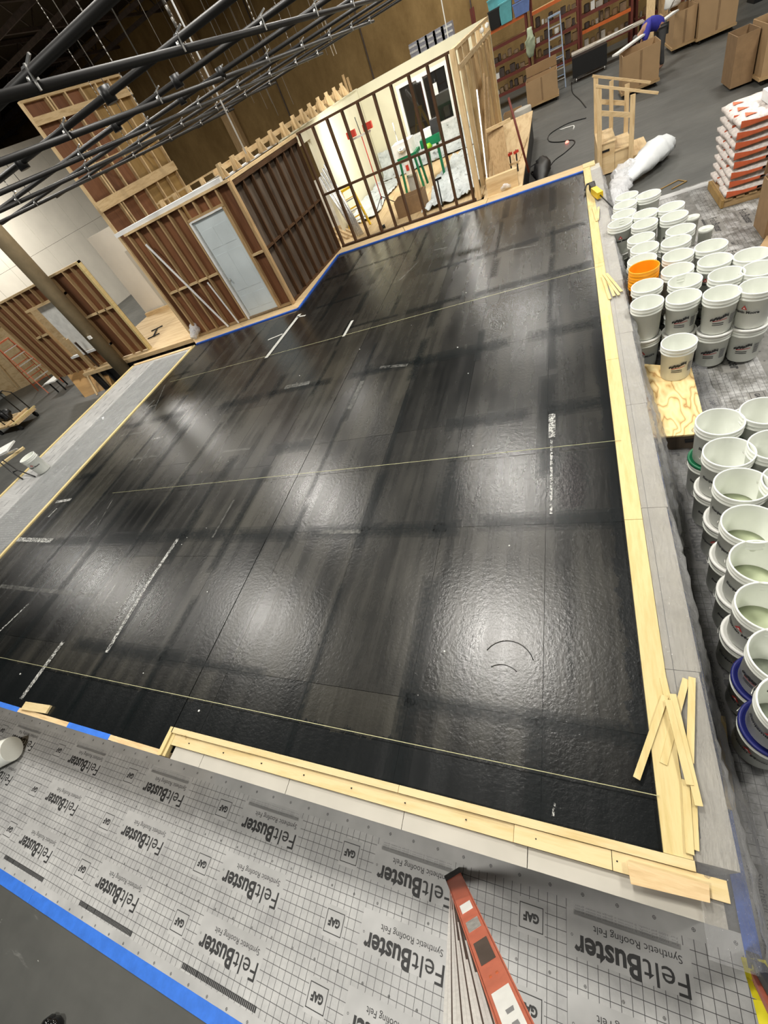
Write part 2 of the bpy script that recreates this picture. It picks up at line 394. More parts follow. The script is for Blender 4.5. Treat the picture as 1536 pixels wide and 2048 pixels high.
for px, w, mt in [([(600, 628), (532, 716)], .085, 'pale_tape'), ([(594, 634), (611, 631)], .05, 'pale_tape'), ([(536, 680), (565, 668)], .05, 'pale_tape'),
                  ([(705, 641), (687, 673)], .055, 'pale_tape'), ([(725, 762), (707, 800), (698, 818)], .07, 'chalk_faint'),
                  ([(356, 1078), (300, 1160), (213, 1305)], .05, 'chalk'), ([(127, 1283), (92, 1330), (42, 1398)], .06, 'chalk'),
                  ([(57, 1208), (0, 1262)], .03, 'chalk'), ([(0, 1172), (75, 1180), (190, 1190)], .06, 'chalk_faint'), ([(35, 1079), (104, 1081)], .08, 'chalk'),
                  ([(640, 928), (600, 1012)], .035, 'chalk_faint'), ([(545, 1150), (468, 1315)], .03, 'chalk_faint'), ([(1104, 828), (1104, 875)], .06, 'chalk'), ([(1103, 880), (1102, 1028)], .02, 'chalk'),
                  ([(309, 800), (280, 830)], .05, 'chalk_faint'), ([(276, 822), (312, 810)], .05, 'chalk_faint'), ([(240, 872), (290, 864)], .05, 'chalk_faint'),
                  ([(304, 893), (277, 928)], .04, 'chalk_faint'), ([(262, 919), (320, 911)], .05, 'chalk_faint'), ([(112, 1004), (142, 999)], .06, 'chalk'), ([(114, 1017), (97, 1034)], .04, 'chalk'),
                  ([(303, 879), (326, 874)], .03, 'chalk'), ([(1109, 1606), (1106, 1632)], .012, 'chalk'), ([(570, 775), (620, 765)], .10, 'chalk_faint'),
                  ([(760, 735), (815, 730)], .06, 'chalk_faint'), ([(440, 905), (500, 897)], .05, 'chalk_faint'), ([(195, 1035), (170, 1060)], .03, 'chalk_faint'),
                  ([(468, 1000), (425, 1075)], .03, 'chalk_faint'), ([(840, 520), (800, 560)], .04, 'chalk_faint'), ([(640, 1064), (722, 1063)], .05, 'chalk_faint'),
                  ([(330, 770), (300, 840)], .025, 'chalk_faint'), ([(225, 1000), (170, 1095)], .02, 'chalk_faint'), ([(775, 1040), (720, 1065)], .03, 'brushed'),
                  ([(870, 500), (905, 492)], .06, 'chalk_faint'), ([(1020, 500), (1075, 490)], .05, 'chalk_faint')]:
    strip(px, w, mt, pool, name='chalk_mark' if mt.startswith('chalk') else 'tape_mark')
# bubbles and small debris on the membrane
for k in range(40):
    x = rnd.uniform(-6, .1); y = rnd.uniform(.3, 7.5); s = rnd.uniform(.004, .011)
    M().lathe((x, y, PZ - .002), [(s, 0), (s * .8, s * .5), (s * .2, s * .7)], 6, True).build('debris_speck', 'paper' if k % 3 else 'black', pool)
# wrinkle ridge
def arc(cx, cy, r, a0, a1, n=10): return [(cx + r * math.cos(lerp(a0, a1, i / n)), cy + r * math.sin(lerp(a0, a1, i / n)), PZ) for i in range(n + 1)]
c = Z(1015, 1330, PZ)
M().tube(arc(c.x, c.y, .17, .3, 2.6), .0035, 6).build('membrane_wrinkle', 'pool', pool)
M().tube(arc(c.x - .03, c.y - .13, .13, .8, 2.2), .003, 6).build('membrane_wrinkle', 'pool', pool)

# ---- kerbs -----------------------------------------------------------
# near kerb
k1 = thing('near_kerb', 'pine kerb with grey plywood ledge along the near edge of the black basin', 'kerb', (-1.3, .1, PZ))
for a, b in ((-3.13, -1.1), (-1.1, .38)):
    M().box(a, .165, PZ - .01, b - .003, .205, PZ + .030).build('top_board', 'yellowpine_x', k1)
for a, b in ((-3.09, -.42), (-.42, .04), (.04, .49)):
    M().box(a, .085, PZ - .02, b - .003, .163, PZ + (.012 if b < .04 else .02)).build('lower_board', 'yellowpine_x', k1)
for a, b in ((-3.04, -2.72), (-2.72, -1.9), (-1.9, -1.05), (-1.05, -.35), (-.35, .47)):
    M().box(a, -.005, 0.02, b - .004, .083, PZ - .006 + rnd.random() * .003).build('ledge_panel', 'drywall', k1)
M().box(-3.16, .0, PZ - .02, -3.12, .205, PZ + .03).build('end_board', 'yellowpine', k1)
M().box(-3.117, .0, PZ - .02, -3.085, .165, PZ + .015).build('end_block', 'yellowpine', k1)
for k in range(9):
    x = -2.9 + k * .37; M().lathe((x, .125, PZ + .012), [(.004, 0), (.004, .009)], 8, True).build('screw', 'black', k1)
# near edge of the basin, left part: tape and bare board
k2 = M().box(-8.6, -.005, 0.02, -3.16, .035, PZ + .004).build('edge_board', 'pine_x'); tag(k2, 'thin bare pine edge board left of the pine kerb, patched with blue tape', 'board')
for a, b in ((-8.55, -5.35), (-4.46, -3.83)):
    M().box(a, -.008, PZ - .03, b, .037, PZ + .0055).build('tape_strip', 'bluetape', k2)
# right kerb and ledge
k3 = thing('right_kerb', 'yellow pine kerb beside the long grey ledge, right edge of the black basin', 'kerb', (.33, 5, PZ))
def rx(y): return .258 + (.295 - .258) * y / 10.8
yy = [.207, 2.2, 4.3, 6.6, 8.8, 10.9]
for a, b in zip(yy, yy[1:]):
    M().prism([(rx(a), a), (rx(a) + .115, a), (rx(b) + .115, b - .004), (rx(b), b - .004)], PZ - .02, PZ + .022).build('kerb_board', 'yellowpine', k3)
k4 = thing('grey_ledge', 'long pale grey plywood ledge topped with plastic, between yellow kerb and buckets', 'ledge', (.47, 5, 0))
yy = [.207, 1.1, 2.32, 3.55, 4.78, 6.0, 7.25, 8.5, 9.7, 11.0]
for a, b in zip(yy, yy[1:]):
    M().prism([(rx(a) + .118, a), (rx(a) + .29, a), (rx(b) + .28, b - .004), (rx(b) + .118, b - .004)], 0.0, PZ + .003 + rnd.random() * .002).build('ledge_panel', 'drywall', k4)
M().tube([(rx(.3) + .16, .3, PZ + .006), (rx(10) + .16, 10, PZ + .006)], .0012, 5).build('pencil_line', 'ink_grey', k4)
# far kerb (polyline boards)
k5 = thing('far_kerb', 'pale pine kerb with blue tape below the framed walls, far side of the basin', 'kerb', (-4, 10, PZ))
Li = [(.285, 10.76), (-5.42, 11.2), (-5.47, 8.40), (-8.56, 8.22)]
Lo = [(.50, 11.16), (-5.78, 11.66), (-5.84, 8.75), (-8.95, 8.60)]
for (a, b, c, d, n) in ((Li[0], Li[1], Lo[0], Lo[1], 3), (Li[1], Li[2], Lo[1], Lo[2], 2), (Li[2], Li[3], Lo[2], Lo[3], 2)):
    for k in range(n):
        t0, t1 = k / n, (k + 1) / n - .002
        f = lambda p, q, t: (lerp(p[0], q[0], t), lerp(p[1], q[1], t))
        M().prism([f(a, b, t0), f(a, b, t1), f(c, d, t1), f(c, d, t0)], 0, PZ + .018).build('kerb_board', 'pine_x', k5)
for a, b, n in ((Li[0], Li[1], (0, 1)), (Li[1], Li[2], (-1, 0)), (Li[2], Li[3], (0, 1))):
    d = (Vector(b) - Vector(a)).normalized(); nn = Vector((d.y, -d.x)); w = .055
    if nn.dot(Vector(n)) < 0: nn = -nn
    a2 = Vector(a) - nn * .006; b2 = Vector(b) - nn * .006
    M().prism([a2, b2, b2 + nn * w, a2 + nn * w], PZ - .01, PZ + .0205).build('tape_strip', 'bluetape_dark', k5)
M().box(.29, 10.9, PZ, .50, 11.16, PZ + .03).build('corner_board', 'yellowpine_x', k5)

# left strip (felt covered bench)
k6 = thing('felt_bench', 'felt-covered long bench with plastic runner, left edge of the basin', 'bench', (-9.8, 4, 0))
M().box(-10.9, 0, 0, -8.6, 8.15, PZ - .005).build('bench_top', 'felt', k6)
M().box(-10.96, 0, .3, -10.88, 8.15, PZ + .012).build('edge_board', 'yellowpine', k6)
M().box(-10.96, 8.1, .3, -8.62, 8.2, PZ + .012).build('end_board', 'pine_x', k6)
M().box(-8.66, 0, .3, -8.59, 8.2, PZ + .012).build('basin_board', 'yellowpine', k6)
def sheet(name, x0, x1, y0, y1, zf, mat, parent=None, nx=14, ny=60, xf=None):
    m = M()
    for j in range(ny + 1):
        for i in range(nx + 1):
            u, v = i / nx, j / ny; x = lerp(x0, x1, u); y = lerp(y0, y1, v)
            if xf: x, y, z = xf(u, v)
            else: z = zf(x, y)
            m.v.append(Vector((x, y, z)))
    for j in range(ny):
        for i in range(nx):
            a = j * (nx + 1) + i; m.f.append((a, a + 1, a + nx + 2, a + nx + 1))
    m.smooth = True; return m.build(name, mat, parent)
sheet('plastic_runner', -9.95, -8.68, .05, 8.0, lambda x, y: PZ + .004 + abs(rnd.gauss(0, .010)), 'milky_plastic', k6, 22, 130)
# streaky printing on the bench felt
m = M()
for k in range(26):
    y = .3 + k * .31; 
    for c0 in (-10.62, -10.35, -10.1):
        if rnd.random() < .75:
            x = c0 + rnd.uniform(-.02, .02); m.box(x, y, PZ - .005, x + .022, y + rnd.uniform(.12, .26), PZ - .0035)
q = m.build('printed_dashes', 'ink_grey', k6); q['kind'] = 'stuff'

# ---- felt on the floor (near strip) with printing ----------------------
def text_mesh(txt, size, bold=0.0, align='LEFT'):
    cu = bpy.data.curves.new('t', 'FONT'); cu.body = txt; cu.size = size; cu.offset = bold; cu.align_x = align; cu.resolution_u = 3
    ob = bpy.data.objects.new('t', cu); COL.objects.link(ob)
    bpy.context.view_layer.update()
    me = bpy.data.meshes.new_from_object(ob.evaluated_get(bpy.context.evaluated_depsgraph_get()))
    vs = [v.co.copy() for v in me.vertices]; fs = [tuple(p.vertices) for p in me.polygons]
    bpy.data.objects.remove(ob); bpy.data.curves.remove(cu); bpy.data.meshes.remove(me); return vs, fs
def add_text(m, txt, size, x=0, y=0, z=0, bold=0, sx=1.0, width=None):
    vs, fs = text_mesh(txt, size, bold); 
    x0 = min(v.x for v in vs); x1 = max(v.x for v in vs)
    if width: sx = width / (x1 - x0)
    i = len(m.v); m.v += [Vector(((v.x - x0) * sx + x, v.y + y, z)) for v in vs]; m.f += [tuple(i + k for k in f) for f in fs]; return m
def ring(m, cx, cy, r, w, z=0, n=12):
    for k in range(n):
        a, b = 2 * math.pi * k / n, 2 * math.pi * (k + 1) / n
        m.quad((cx + (r - w) * math.cos(a), cy + (r - w) * math.sin(a), z), (cx + r * math.cos(a), cy + r * math.sin(a), z), (cx + r * math.cos(b), cy + r * math.sin(b), z), (cx + (r - w) * math.cos(b), cy + (r - w) * math.sin(b), z))
brand = M(); add_text(brand, 'Felt', .135, 0, 0, 0, 0, width=.205); add_text(brand, 'Buster', .135, .215, 0, 0, .004, width=.325)
ring(brand, .552, .004, .006, .002); add_text(brand, 'Synthetic Roofing Felt', .046, .02, -.062, 0, 0, width=.42)
brandme = None
gaf = M()
for q in ((-.068, -.058, .068, -.0535), (-.068, .0535, .068, .058), (-.068, -.058, -.0635, .058), (.0635, -.058, .068, .058)):
    gaf.quad((q[0], q[1], 0), (q[2], q[1], 0), (q[2], q[3], 0), (q[0], q[3], 0))
add_text(gaf, 'GAF', .055, -.045, -.018, 0, .003, width=.09)
fine = M()
for r in range(3): add_text(fine, 'For 1000 psf roofs, 5 courses x gauge to outer grain', .012, 0, -r * .013, 0, 0, width=.5)
bar = M()
for k in range(46): bar.quad((k * .015, 0, 0), (k * .015 + .012, 0, 0), (k * .015 + .012, .03, 0), (k * .015, .03, 0))
circ = M(); ring(circ, 0, 0, .009, .002); circ.quad((-.009, -.001, 0), (.009, -.001, 0), (.009, .001, 0), (-.009, .001, 0)); circ.quad((-.001, -.009, 0), (.001, -.009, 0), (.001, .009, 0), (-.001, .009, 0))
def mesh_of(m, name, mat):
    me = bpy.data.meshes.new(name); me.from_pydata(m.v, [], m.f); me.update(); me.materials.append(MATS[mat]); return me
def patch_mesh(w, h, name):
    m = M().quad((-w / 2, -h / 2, 0), (w / 2, -h / 2, 0), (w / 2, h / 2, 0), (-w / 2, h / 2, 0)); return mesh_of(m, name, 'felt_plain')
BR = mesh_of(brand, 'product_lettering', 'ink'); GF = mesh_of(gaf, 'maker_stamp', 'ink'); FN = mesh_of(fine, 'small_print', 'ink_grey'); BA = mesh_of(bar, 'hatched_bar', 'ink')
CI = mesh_of(circ, 'nail_mark', 'ink'); PB = patch_mesh(.60, .20, 'lettering_ground'); PG = patch_mesh(.155, .16, 'stamp_ground'); PBd = PB.copy(); PBd.materials[0] = MATS['felt_dusty']; PGd = PG.copy(); PGd.materials[0] = MATS['felt_dusty']; PF = patch_mesh(.52, .06, 'print_ground')
PEDGE = None
def child(name, me, parent, x, y, z, rot):
    o = bpy.data.objects.new(name, me); COL.objects.link(o); o.parent = parent; o.location = (x, y, z); o.rotation_euler = (0, 0, rot); return o
def felt_roll(name, label, length, width, loc, rot, mat='felt', blue=True, x_text0=-2.7, n=5, skip=()):
    """local frame: length along x from 0 to -length, near edge y=0 (lettering reads towards -x), width towards -y"""
    r = M().box(-length, -width, 0, 0, 0, .004); r = r.build(name, mat, loc=(0, 0, 0)); tag(r, label, 'roofing felt'); r.location = loc; r.rotation_euler = (0, 0, rot)
    z = .0046
    e = M().quad((-length, -.085, 0), (0, -.085, 0), (0, 0, 0), (-length, 0, 0)); child('edge_band', mesh_of(e, 'edge_band', 'felt_plain' if mat == 'felt' else 'felt_dusty'), r, 0, 0, z, 0)
    e = M().quad((-length, -width, 0), (0, -width, 0), (0, -width + .085, 0), (-length, -width + .085, 0)); child('edge_band', mesh_of(e, 'edge_band', 'felt_plain' if mat == 'felt' else 'felt_dusty'), r, 0, 0, z, 0)
    for k in range(n):
        for row in range(3):
            x = x_text0 + k * 1.255; y = (-.200, -.545, -.91)[row] - (.11 if mat != 'felt' else 0)
            if (k, row) in skip: continue
            if x < -length + .3 or x > -.3: continue
            child('lettering_ground', PB if mat == 'felt' else PBd, r, x + .0, y - .022 if mat == 'felt' else y, z, 0)
            if mat == 'felt': child('product_lettering', BR, r, x + .28, y - .03, z + .0006, math.pi)
            else: child('product_lettering', BR, r, x - .28, y - .03, z + .0006, 0)
        for row in range(3):
            x = x_text0 + k * 1.255 + .76; y = (-.225, -.60, -.95)[row]
            if x < -length + .1 or x > -.1: continue
            child('stamp_ground', PG if mat == 'felt' else PGd, r, x + .0, y, z, 0); child('maker_stamp', GF, r, x, y, z + .0006, math.pi if mat == 'felt' else 0)
        x = x_text0 + k * 1.255
        if mat == 'felt': child('print_ground', PF, r, x, -.115, z, 0)
        child('small_print', FN, r, x + .25, -.125, z + .0006, math.pi); child('hatched_bar', BA, r, x - .33, -1.145 , z + .0006, 0)
    m = M(); x = -.1
    while x > -length:
        for (yy, s) in ((-.045, 1.0), (-width + .045, .9)): 
            i = len(m.v); m.v += [Vector((v.x * s + x, v.y * s + yy, 0)) for v in circ.v]; m.f += [tuple(i + k for k in f) for f in circ.f]
        for yy in (-.425, -.80):
            i = len(m.v); m.v += [Vector((v.x * .8 + x, v.y * .8 + yy, 0)) for v in circ.v]; m.f += [tuple(i + k for k in f) for f in circ.f]
        x -= .18
    q = child('nail_marks', mesh_of(m, 'nail_marks', 'ink'), r, 0, 0, z + .0007, 0); q['kind'] = 'stuff'
    return r
near = felt_roll('felt_sheet', 'grey printed roofing felt strip laid along the floor below the near kerb', 9.7, 1.24, (.70, -.004, 0), 0, x_text0=-3.12 - .0 - 5 * 1.255, n=8)
for k, (a, b) in enumerate(((-9, -4.6), (-4.6, -.4), (-.4, .7))):
    t = M().box(a, -1.30, .004, b - .003, -1.215, .0062).build('blue_tape', 'bluetape'); tag(t, ['left length of blue masking tape holding the near felt to the floor', 'middle length of blue masking tape along the near felt', 'short right end of blue masking tape behind the ladder foot'][k], 'tape')
# right-hand rolls, lettering reading toward the viewer
for k, (x, yl) in enumerate(((.66, 0), (1.86, .4), (3.06, .1))):
    felt_roll('felt_sheet', ['dirty printed felt strip beside the grey ledge, under the first buckets', 'dirty printed felt strip under the middle rows of buckets', 'dusty printed felt strip under the pallet, furthest right'][k], 10.6, 1.2, (x + 1.2, 10.3 + yl * .2 - 10.6, .0 + k * .0003), -math.pi / 2, 'felt_dirty', n=8, x_text0=-9.1 + yl)
t = M().box(.63, -.2, .004, .70, 10.2, .0065).build('blue_tape', 'bluetape_dark'); tag(t, 'blue tape line on the floor at the foot of the grey ledge', 'tape')
t = M().box(.66, 10.15, .0058, 4.3, 10.33, .0075).build('pale_tape', 'felt_plain'); tag(t, 'dusty pale tape across the far end of the bucket area felt', 'tape')

# plastic draped over the ledge
def drape(u, v):
    y = lerp(-.12, 10.7, v); w = math.sin(y * 2.1 + 1) * .04 + math.sin(y * 5.3) * .015
    j = rnd.gauss(0, .006)
    s = u * 1.75
    if s < .185: x, z = rx(y) + .12 + s, PZ + .008 + abs(j) * 1.2
    elif s < .95:
        q = (s - .185) / .765; x, z = rx(y) + .308 + q * (.17 + w) + j + .02 * math.sin(q * 9 + y * 4), PZ + .005 - q * (PZ - .03)
    else: x, z = rx(y) + .47 + w + (s - .95) * .75, .022 + abs(j) * 2.5 + .02 * abs(math.sin(s * 17 + y * 3))
    return x, y, z
d = sheet('plastic_sheet', 0, 1, 0, 1, None, 'clear_plastic', None, 40, 220, drape); tag(d, 'clear crinkled plastic sheeting draped over the grey ledge to the felt', 'plastic sheet')
def crease(pts, label):
    o = M().tube(pts, .0022, 5); return o

# ---- strings ----
for (p, q, lab) in (((1318, 1592), (-60, 1302), 'thin pale string stretched across the basin nearest the near kerb'), ((1243, 880), (225, 986), 'thin pale string stretched across the middle of the basin'),
                    ((1206, 530), (340, 764), 'thin pale string stretched across the far part of the basin')):
    a, b = Z(*p, PZ + .03), Z(*q, PZ + .03); t = M().tube([a, (a + b) / 2 - Vector((0, 0, .006)), b], .0022, 5).build('string_line', 'string'); tag(t, lab, 'string')

# ---- shims and boards on the kerbs ----
def plank(name, p, q, z, w, h, mat, label, cat='shim', zq=None, group=None):
    a = Z(*p, z); b = Z(*q, zq if zq is not None else z); a.z = z; b.z = zq if zq is not None else z
    o = M().beam(a, b, w, h).build(name, mat); return tag(o, label, cat, group)
T = PZ + .032
for i, (p, q, zz) in enumerate([((1330, 1392), (1273, 1557), T), ((1326, 1356), (1345, 1440), T - .008), ((1372, 1358), (1327, 1528), T - .008), ((1384, 1355), (1380, 1525), T + .0), ((1345, 1388), (1398, 1612), T + .012), ((1336, 1400), (1380, 1570), T + .016), ((1371, 1560), (1380, 1708), T + .0), ((1385, 1580), (1390, 1700), T - .008)]):
    plank('wood_shim', p, q, zz, .033, .007, 'yellowpine', ['pale shim crossing over the kerb onto the black membrane', 'short upper left shim of the near pile', 'shim of the near pile leaning down left to the kerb', 'rightmost upright shim of the near pile', 'long shim on top of the near pile, right of the crossing', 'long shim under the top one in the near pile', 'lowest shim of the near pile, pointing at the corner', 'lower shim half hidden beneath the lowest shim'][i])
for i, (p, q) in enumerate([((1205, 553), (1220, 598)), ((1212, 550), (1228, 592)), ((1207, 548), (1238, 590)), ((1213, 547), (1243, 583))]):
    plank('wood_shim', p, q, T + i * .004, .03, .007, 'yellowpine', 'shim %s in the fanned pile on the ledge beside the orange bucket' % ['leftmost', 'second from left', 'second from right', 'rightmost'][i])
for i, (p, q) in enumerate([((1186, 415), (1194, 442)), ((1190, 413), (1196, 440)), ((1197, 414), (1196, 438))]):
    plank('wood_shim', p, q, T + i * .004, .03, .007, 'yellowpine', 'shim %s in the small pile near the nail gun' % ['on the left', 'in the middle', 'on the right'][i])
plank('wood_shim', (1441, 1432), (1462, 1620), .05, .045, .02, 'yellowpine_x', 'single long shim lying on the felt beside the plastic')
a = [Z(x, y, PZ + .045) for x, y in ((1253, 1722), (1418, 1770), (1420, 1806), (1262, 1768))]
o = M().prism(a, PZ + .034, PZ + .05).build('pine_board', 'pine_x'); tag(o, 'short smooth pine board laid across the near right corner of the kerb', 'board')
a = Z(52, 1410, PZ); b = Z(100, 1420, PZ); o = M().beam((a.x, a.y - .01, PZ + .012), (b.x, b.y, PZ + .012), .075, .022).build('wood_block', 'yellowpine_x'); tag(o, 'small pale wood block on the membrane at the near left edge', 'block')

# ================================================================== FRAMED WALLS
TOP = 3.15
def wallf(a, b):
    a = Vector((*a, 0)); b = Vector((*b, 0)); u = (b - a).normalized(); n = Vector((-u.y, u.x, 0))   # n points away (left of direction)
    L = (b - a).length
    def f(s, d, z): return a + u * s + n * d + Vector((0, 0, z))
    return f, L
def wbox(m, f, s0, s1, d0, d1, z0, z1):
    return m.hexa([f(s0, d0, z0), f(s1, d0, z0), f(s1, d1, z0), f(s0, d1, z0)], [f(s0, d0, z1), f(s1, d0, z1), f(s1, d1, z1), f(s0, d1, z1)])
def W(f, *a): return wbox(M(), f, *a)
# door wall: runs left to right, studs toward the basin
f, L = wallf((-8.72, 8.62), (-5.80, 8.80))
dw = thing('stud_wall', 'stud-framed wall with brown panels and a pale blue door, left of the basin corner', 'wall flat', (-7.3, 8.6, PZ))
W(f, 0, L, 0, .09, PZ + .018, PZ + .056).build('bottom_plate', 'tan_x', dw)
W(f, -.02, L + .02, -.02, .09, TOP - .04, TOP).build('top_plate', 'pine_x', dw)
D0, D1 = 1.70, 2.52
for s in (.02, .30, .62, .94, 1.25, 1.56, D1 + .03, L - .05):
    W(f, s, s + .038, .0, .09, PZ + .056, TOP - .04).build('stud', 'tan_z', dw)
for s in (1.95, 2.25): W(f, s, s + .038, 0, .09, 2.86, TOP - .04).build('stud', 'tan_z', dw)
W(f, D0 - .08, D1 + .06, -.01, .09, 2.82, 2.87).build('door_header', 'tan_x', dw)
prev = .058
for s0, s1 in ((.058, .30), (.338, .62), (.658, .94), (.978, 1.25), (1.288, 1.56)):
    W(f, s0, s1, .004, .08, 1.80, 1.84).build('blocking', 'pine_x', dw)
W(f, D1 + .068, L - .05, .004, .08, 1.85, 1.89).build('blocking', 'pine_x', dw)
pe = [0.0, .31, .63, .95, 1.26, D0 - .08, D1 + .05, L]
for i in range(len(pe) - 1):
    if i == 5: W(f, D0, D1, .085, .10, 2.87, TOP).build('back_panel', 'luan', dw); continue
    W(f, pe[i] + .002, pe[i + 1] - .002, .092, .102, PZ + .02, TOP).build('back_panel', 'luan', dw)
W(f, D0 - .075, D0 - .03, -.015, .095, PZ + .02, 2.82).build('door_jamb', 'white_paint', dw); W(f, D1, D1 + .03, -.005, .09, PZ + .02, 2.82).build('door_jamb', 'tan_z', dw)
W(f, D0 - .03, D1, -.012, .095, 2.80, 2.83).build('door_jamb', 'white_paint', dw)
dr = W(f, D0 - .02, D1 - .005, .03, .07, PZ + .06, 2.79).build('door', 'door_paint', dw)
wdt = D1 - D0 + .015
for (u0, u1, z0, z1) in ((.1, .46, 2.25, 2.6), (.54, .9, 2.25, 2.6), (.1, .46, 1.35, 2.12), (.54, .9, 1.35, 2.12), (.1, .46, .9, 1.22), (.54, .9, .9, 1.22)):
    q = W(f, D0 - .02 + wdt * u0, D0 - .02 + wdt * u1, .026, .031, z0, z1).build('door_panel', 'door_paint', dr)
q = M().tube([f(D0 + .05, .03, 1.62), f(D0 + .05, -.03, 1.62)], .022, 10).build('door_knob', 'steel', dr)
W(f, D0 - .005, D0 + .012, .024, .031, PZ + .1, 2.75).build('edge_strip', 'steel', dr)
W(f, D0 - .01, D1 - .01, .0, .06, PZ + .03, PZ + .055).build('sill', 'alu', dw)
# loose white battens leaning between studs
a = f(.36, -.03, 2.84); b = f(1.02, -.05, PZ + .03)
o = M().beam(b, a, .045, .02, (0, 1, 0)).build('white_batten', 'white_paint'); tag(o, 'long white batten leaning across the studs left of the pale blue door', 'batten')
a = f(1.20, -.02, 1.75); b = f(1.34, -.04, PZ + .03)
o = M().beam(b, a, .03, .02, (0, 1, 0)).build('white_batten', 'white_paint'); tag(o, 'short white batten leaning on a stud beside the door jamb', 'batten')
# white boards on top of the wall
f2 = f
o = W(f2, -.25, L - .15, .0, .20, TOP + .002, TOP + .075).build('white_board', 'white_paint'); tag(o, 'long white board lying on top of the door wall', 'board')
M2 = M().hexa([f2(.9, .22, TOP), f2(L - .2, .22, TOP), f2(L - .2, .42, TOP), f2(.9, .42, TOP)], [f2(.9, .22, TOP + .03), f2(L - .2, .22, TOP + .10), f2(L - .2, .42, TOP + .10), f2(.9, .42, TOP + .03)])
o = M2.build('grey_board', 'drywall'); tag(o, 'grey board behind the white board on the door wall', 'board')
# side wall (dark stained)
f, L = wallf((-5.78, 8.84), (-5.50, 11.66))
sw = thing('stained_stud_wall', 'dark stained stud wall running back from the door wall to the open partition', 'wall flat', (-5.6, 10.2, PZ))
W(f, 0, L, 0, .09, PZ + .018, PZ + .056).build('bottom_plate', 'stain_y', sw); W(f, -.02, L + .03, -.02, .10, TOP - .05, TOP).build('top_plate', 'pine_y', sw)
W(f, 0, L, -.012, -.0, TOP - .14, TOP - .05).build('top_rail', 'stain_y', sw)
n = 9
for k in range(n):
    s = .0 + (L - .04) * k / (n - 1); W(f, s, s + .038, 0, .088, PZ + .056, TOP - .05).build('stud', 'stain_z', sw)
    if k < n - 1:
        s1 = (L - .04) * (k + 1) / (n - 1)
        W(f, s + .04, s1 - .002, .01, .08, 1.85, 1.89).build('blocking', 'stain_y', sw)
        W(f, s + .01, s1 + .01, .09, .10, PZ + .02, TOP - .02).build('back_panel', 'luan_shadow', sw)
# corner posts between the door wall and the side wall
M().box(-5.80, 8.74, PZ + .02, -5.74, 8.83, TOP - .05).build('corner_post', 'tan_z', sw)
# open partition
f, L = wallf((-5.48, 11.68), (-1.86, 11.38))
pt = thing('open_partition', 'open partition of slender dark studs in front of the cream room', 'partition', (-3.6, 11.5, PZ))
W(f, 0, L, 0, .09, PZ + .018, PZ + .056).build('bottom_plate', 'stain_x', pt); W(f, 0, L, 0, .09, TOP - .04, TOP).build('top_plate', 'stain_x', pt)
ns = 10
for k in range(ns):
    s = .02 + (L - .1) * k / (ns - 1); W(f, s, s + .042, 0, .088, PZ + .056, TOP - .04).build('stud', 'stain_z', pt)
    if k < ns - 1:
        s1 = .02 + (L - .1) * (k + 1) / (ns - 1); W(f, s + .043, s1 - .001, .01, .075, 1.88, 1.925).build('blocking', 'stain_x', pt)
# decks
dk = thing('set_deck', 'plywood stage deck carrying the cream room behind the partition', 'deck', (-5, 15, 0))
for x0, x1 in ((-8.4, -5.9), (-5.9, -3.4), (-3.4, -.87)):
    for y0, y1 in ((11.72, 14.0), (14.0, 16.4), (16.4, 18.7)):
        M().box(x0 + .003, y0 + .003, PZ - .04, x1 - .003, y1 - .003, PZ).build('deck_panel', 'plywood', dk)
M().box(-8.38, 11.75, 0, -.92, 18.6, PZ - .042).build('deck_frame', 'black', dk)
M().box(-1.7, 11.2, PZ - .04, -.87, 11.715, PZ + .001).build('deck_panel', 'plywood', dk)
dk2 = thing('set_deck', 'plywood stage deck behind the door wall and below the white walls', 'deck', (-10, 10, 0))
for x0, x1 in ((-14, -11.5), (-11.5, -8.95), (-8.95, -5.9)):
    M().box(x0 + .003, 8.75, PZ - .04, x1 - .003, 11.68, PZ).build('deck_panel', 'plywood_x', dk2)
M().box(-14, 11.68, PZ - .04, -8.41, 12.3, PZ).build('deck_panel', 'plywood_x', dk2)
M().box(-13.9, 8.85, 0, -5.95, 12.2, PZ - .042).build('deck_frame', 'black', dk2)
for k in range(9): M().box(-13.6 + k * .5, 8.79, .05, -13.57 + k * .5, 8.845, PZ - .045).build('deck_leg', 'grey_dark', dk2)
M().box(-13.95, 8.70, PZ - .09, -8.98, 8.748, PZ + .01).build('edge_board', 'pine_x', dk2)

# cream room
cr = thing('cream_wall', 'cream painted back wall with a white-framed window, behind the partition', 'wall flat', (-3.8, 18, PZ))
wx0, wx1, wz0, wz1 = -4.60, -3.13, 1.50, 2.68
M().box(-5.9, 18, PZ, wx0, 18.1, TOP).build('wall_panel', 'cream', cr); M().box(wx1, 18, PZ, -1.75, 18.1, TOP).build('wall_panel', 'cream', cr)
M().box(wx0, 18, PZ, wx1, 18.1, wz0).build('wall_panel', 'cream', cr); M().box(wx0, 18, wz1, wx1, 18.1, TOP).build('wall_panel', 'cream', cr)
wn = M().box(wx0 - .09, 17.96, wz0 - .09, wx0, 18.02, wz1 + .09).box(wx1, 17.96, wz0 - .09, wx1 + .09, 18.02, wz1 + .09).box(wx0, 17.96, wz1, wx1, 18.02, wz1 + .09).box(wx0, 17.96, wz0 - .09, wx1, 18.02, wz0).build('window_frame', 'white_paint', cr)
xm = (wx0 + wx1) / 2
M().box(xm - .03, 17.97, wz0, xm + .03, 18.04, wz1).build('mullion', 'white_paint', wn)
M().box(wx0, 18.04, wz0, xm - .03, 18.05, wz1).build('window_pane', 'glass', wn); M().box(xm + .03, 18.04, wz0, wx1, 18.05, wz1).build('window_pane', 'glass', wn)
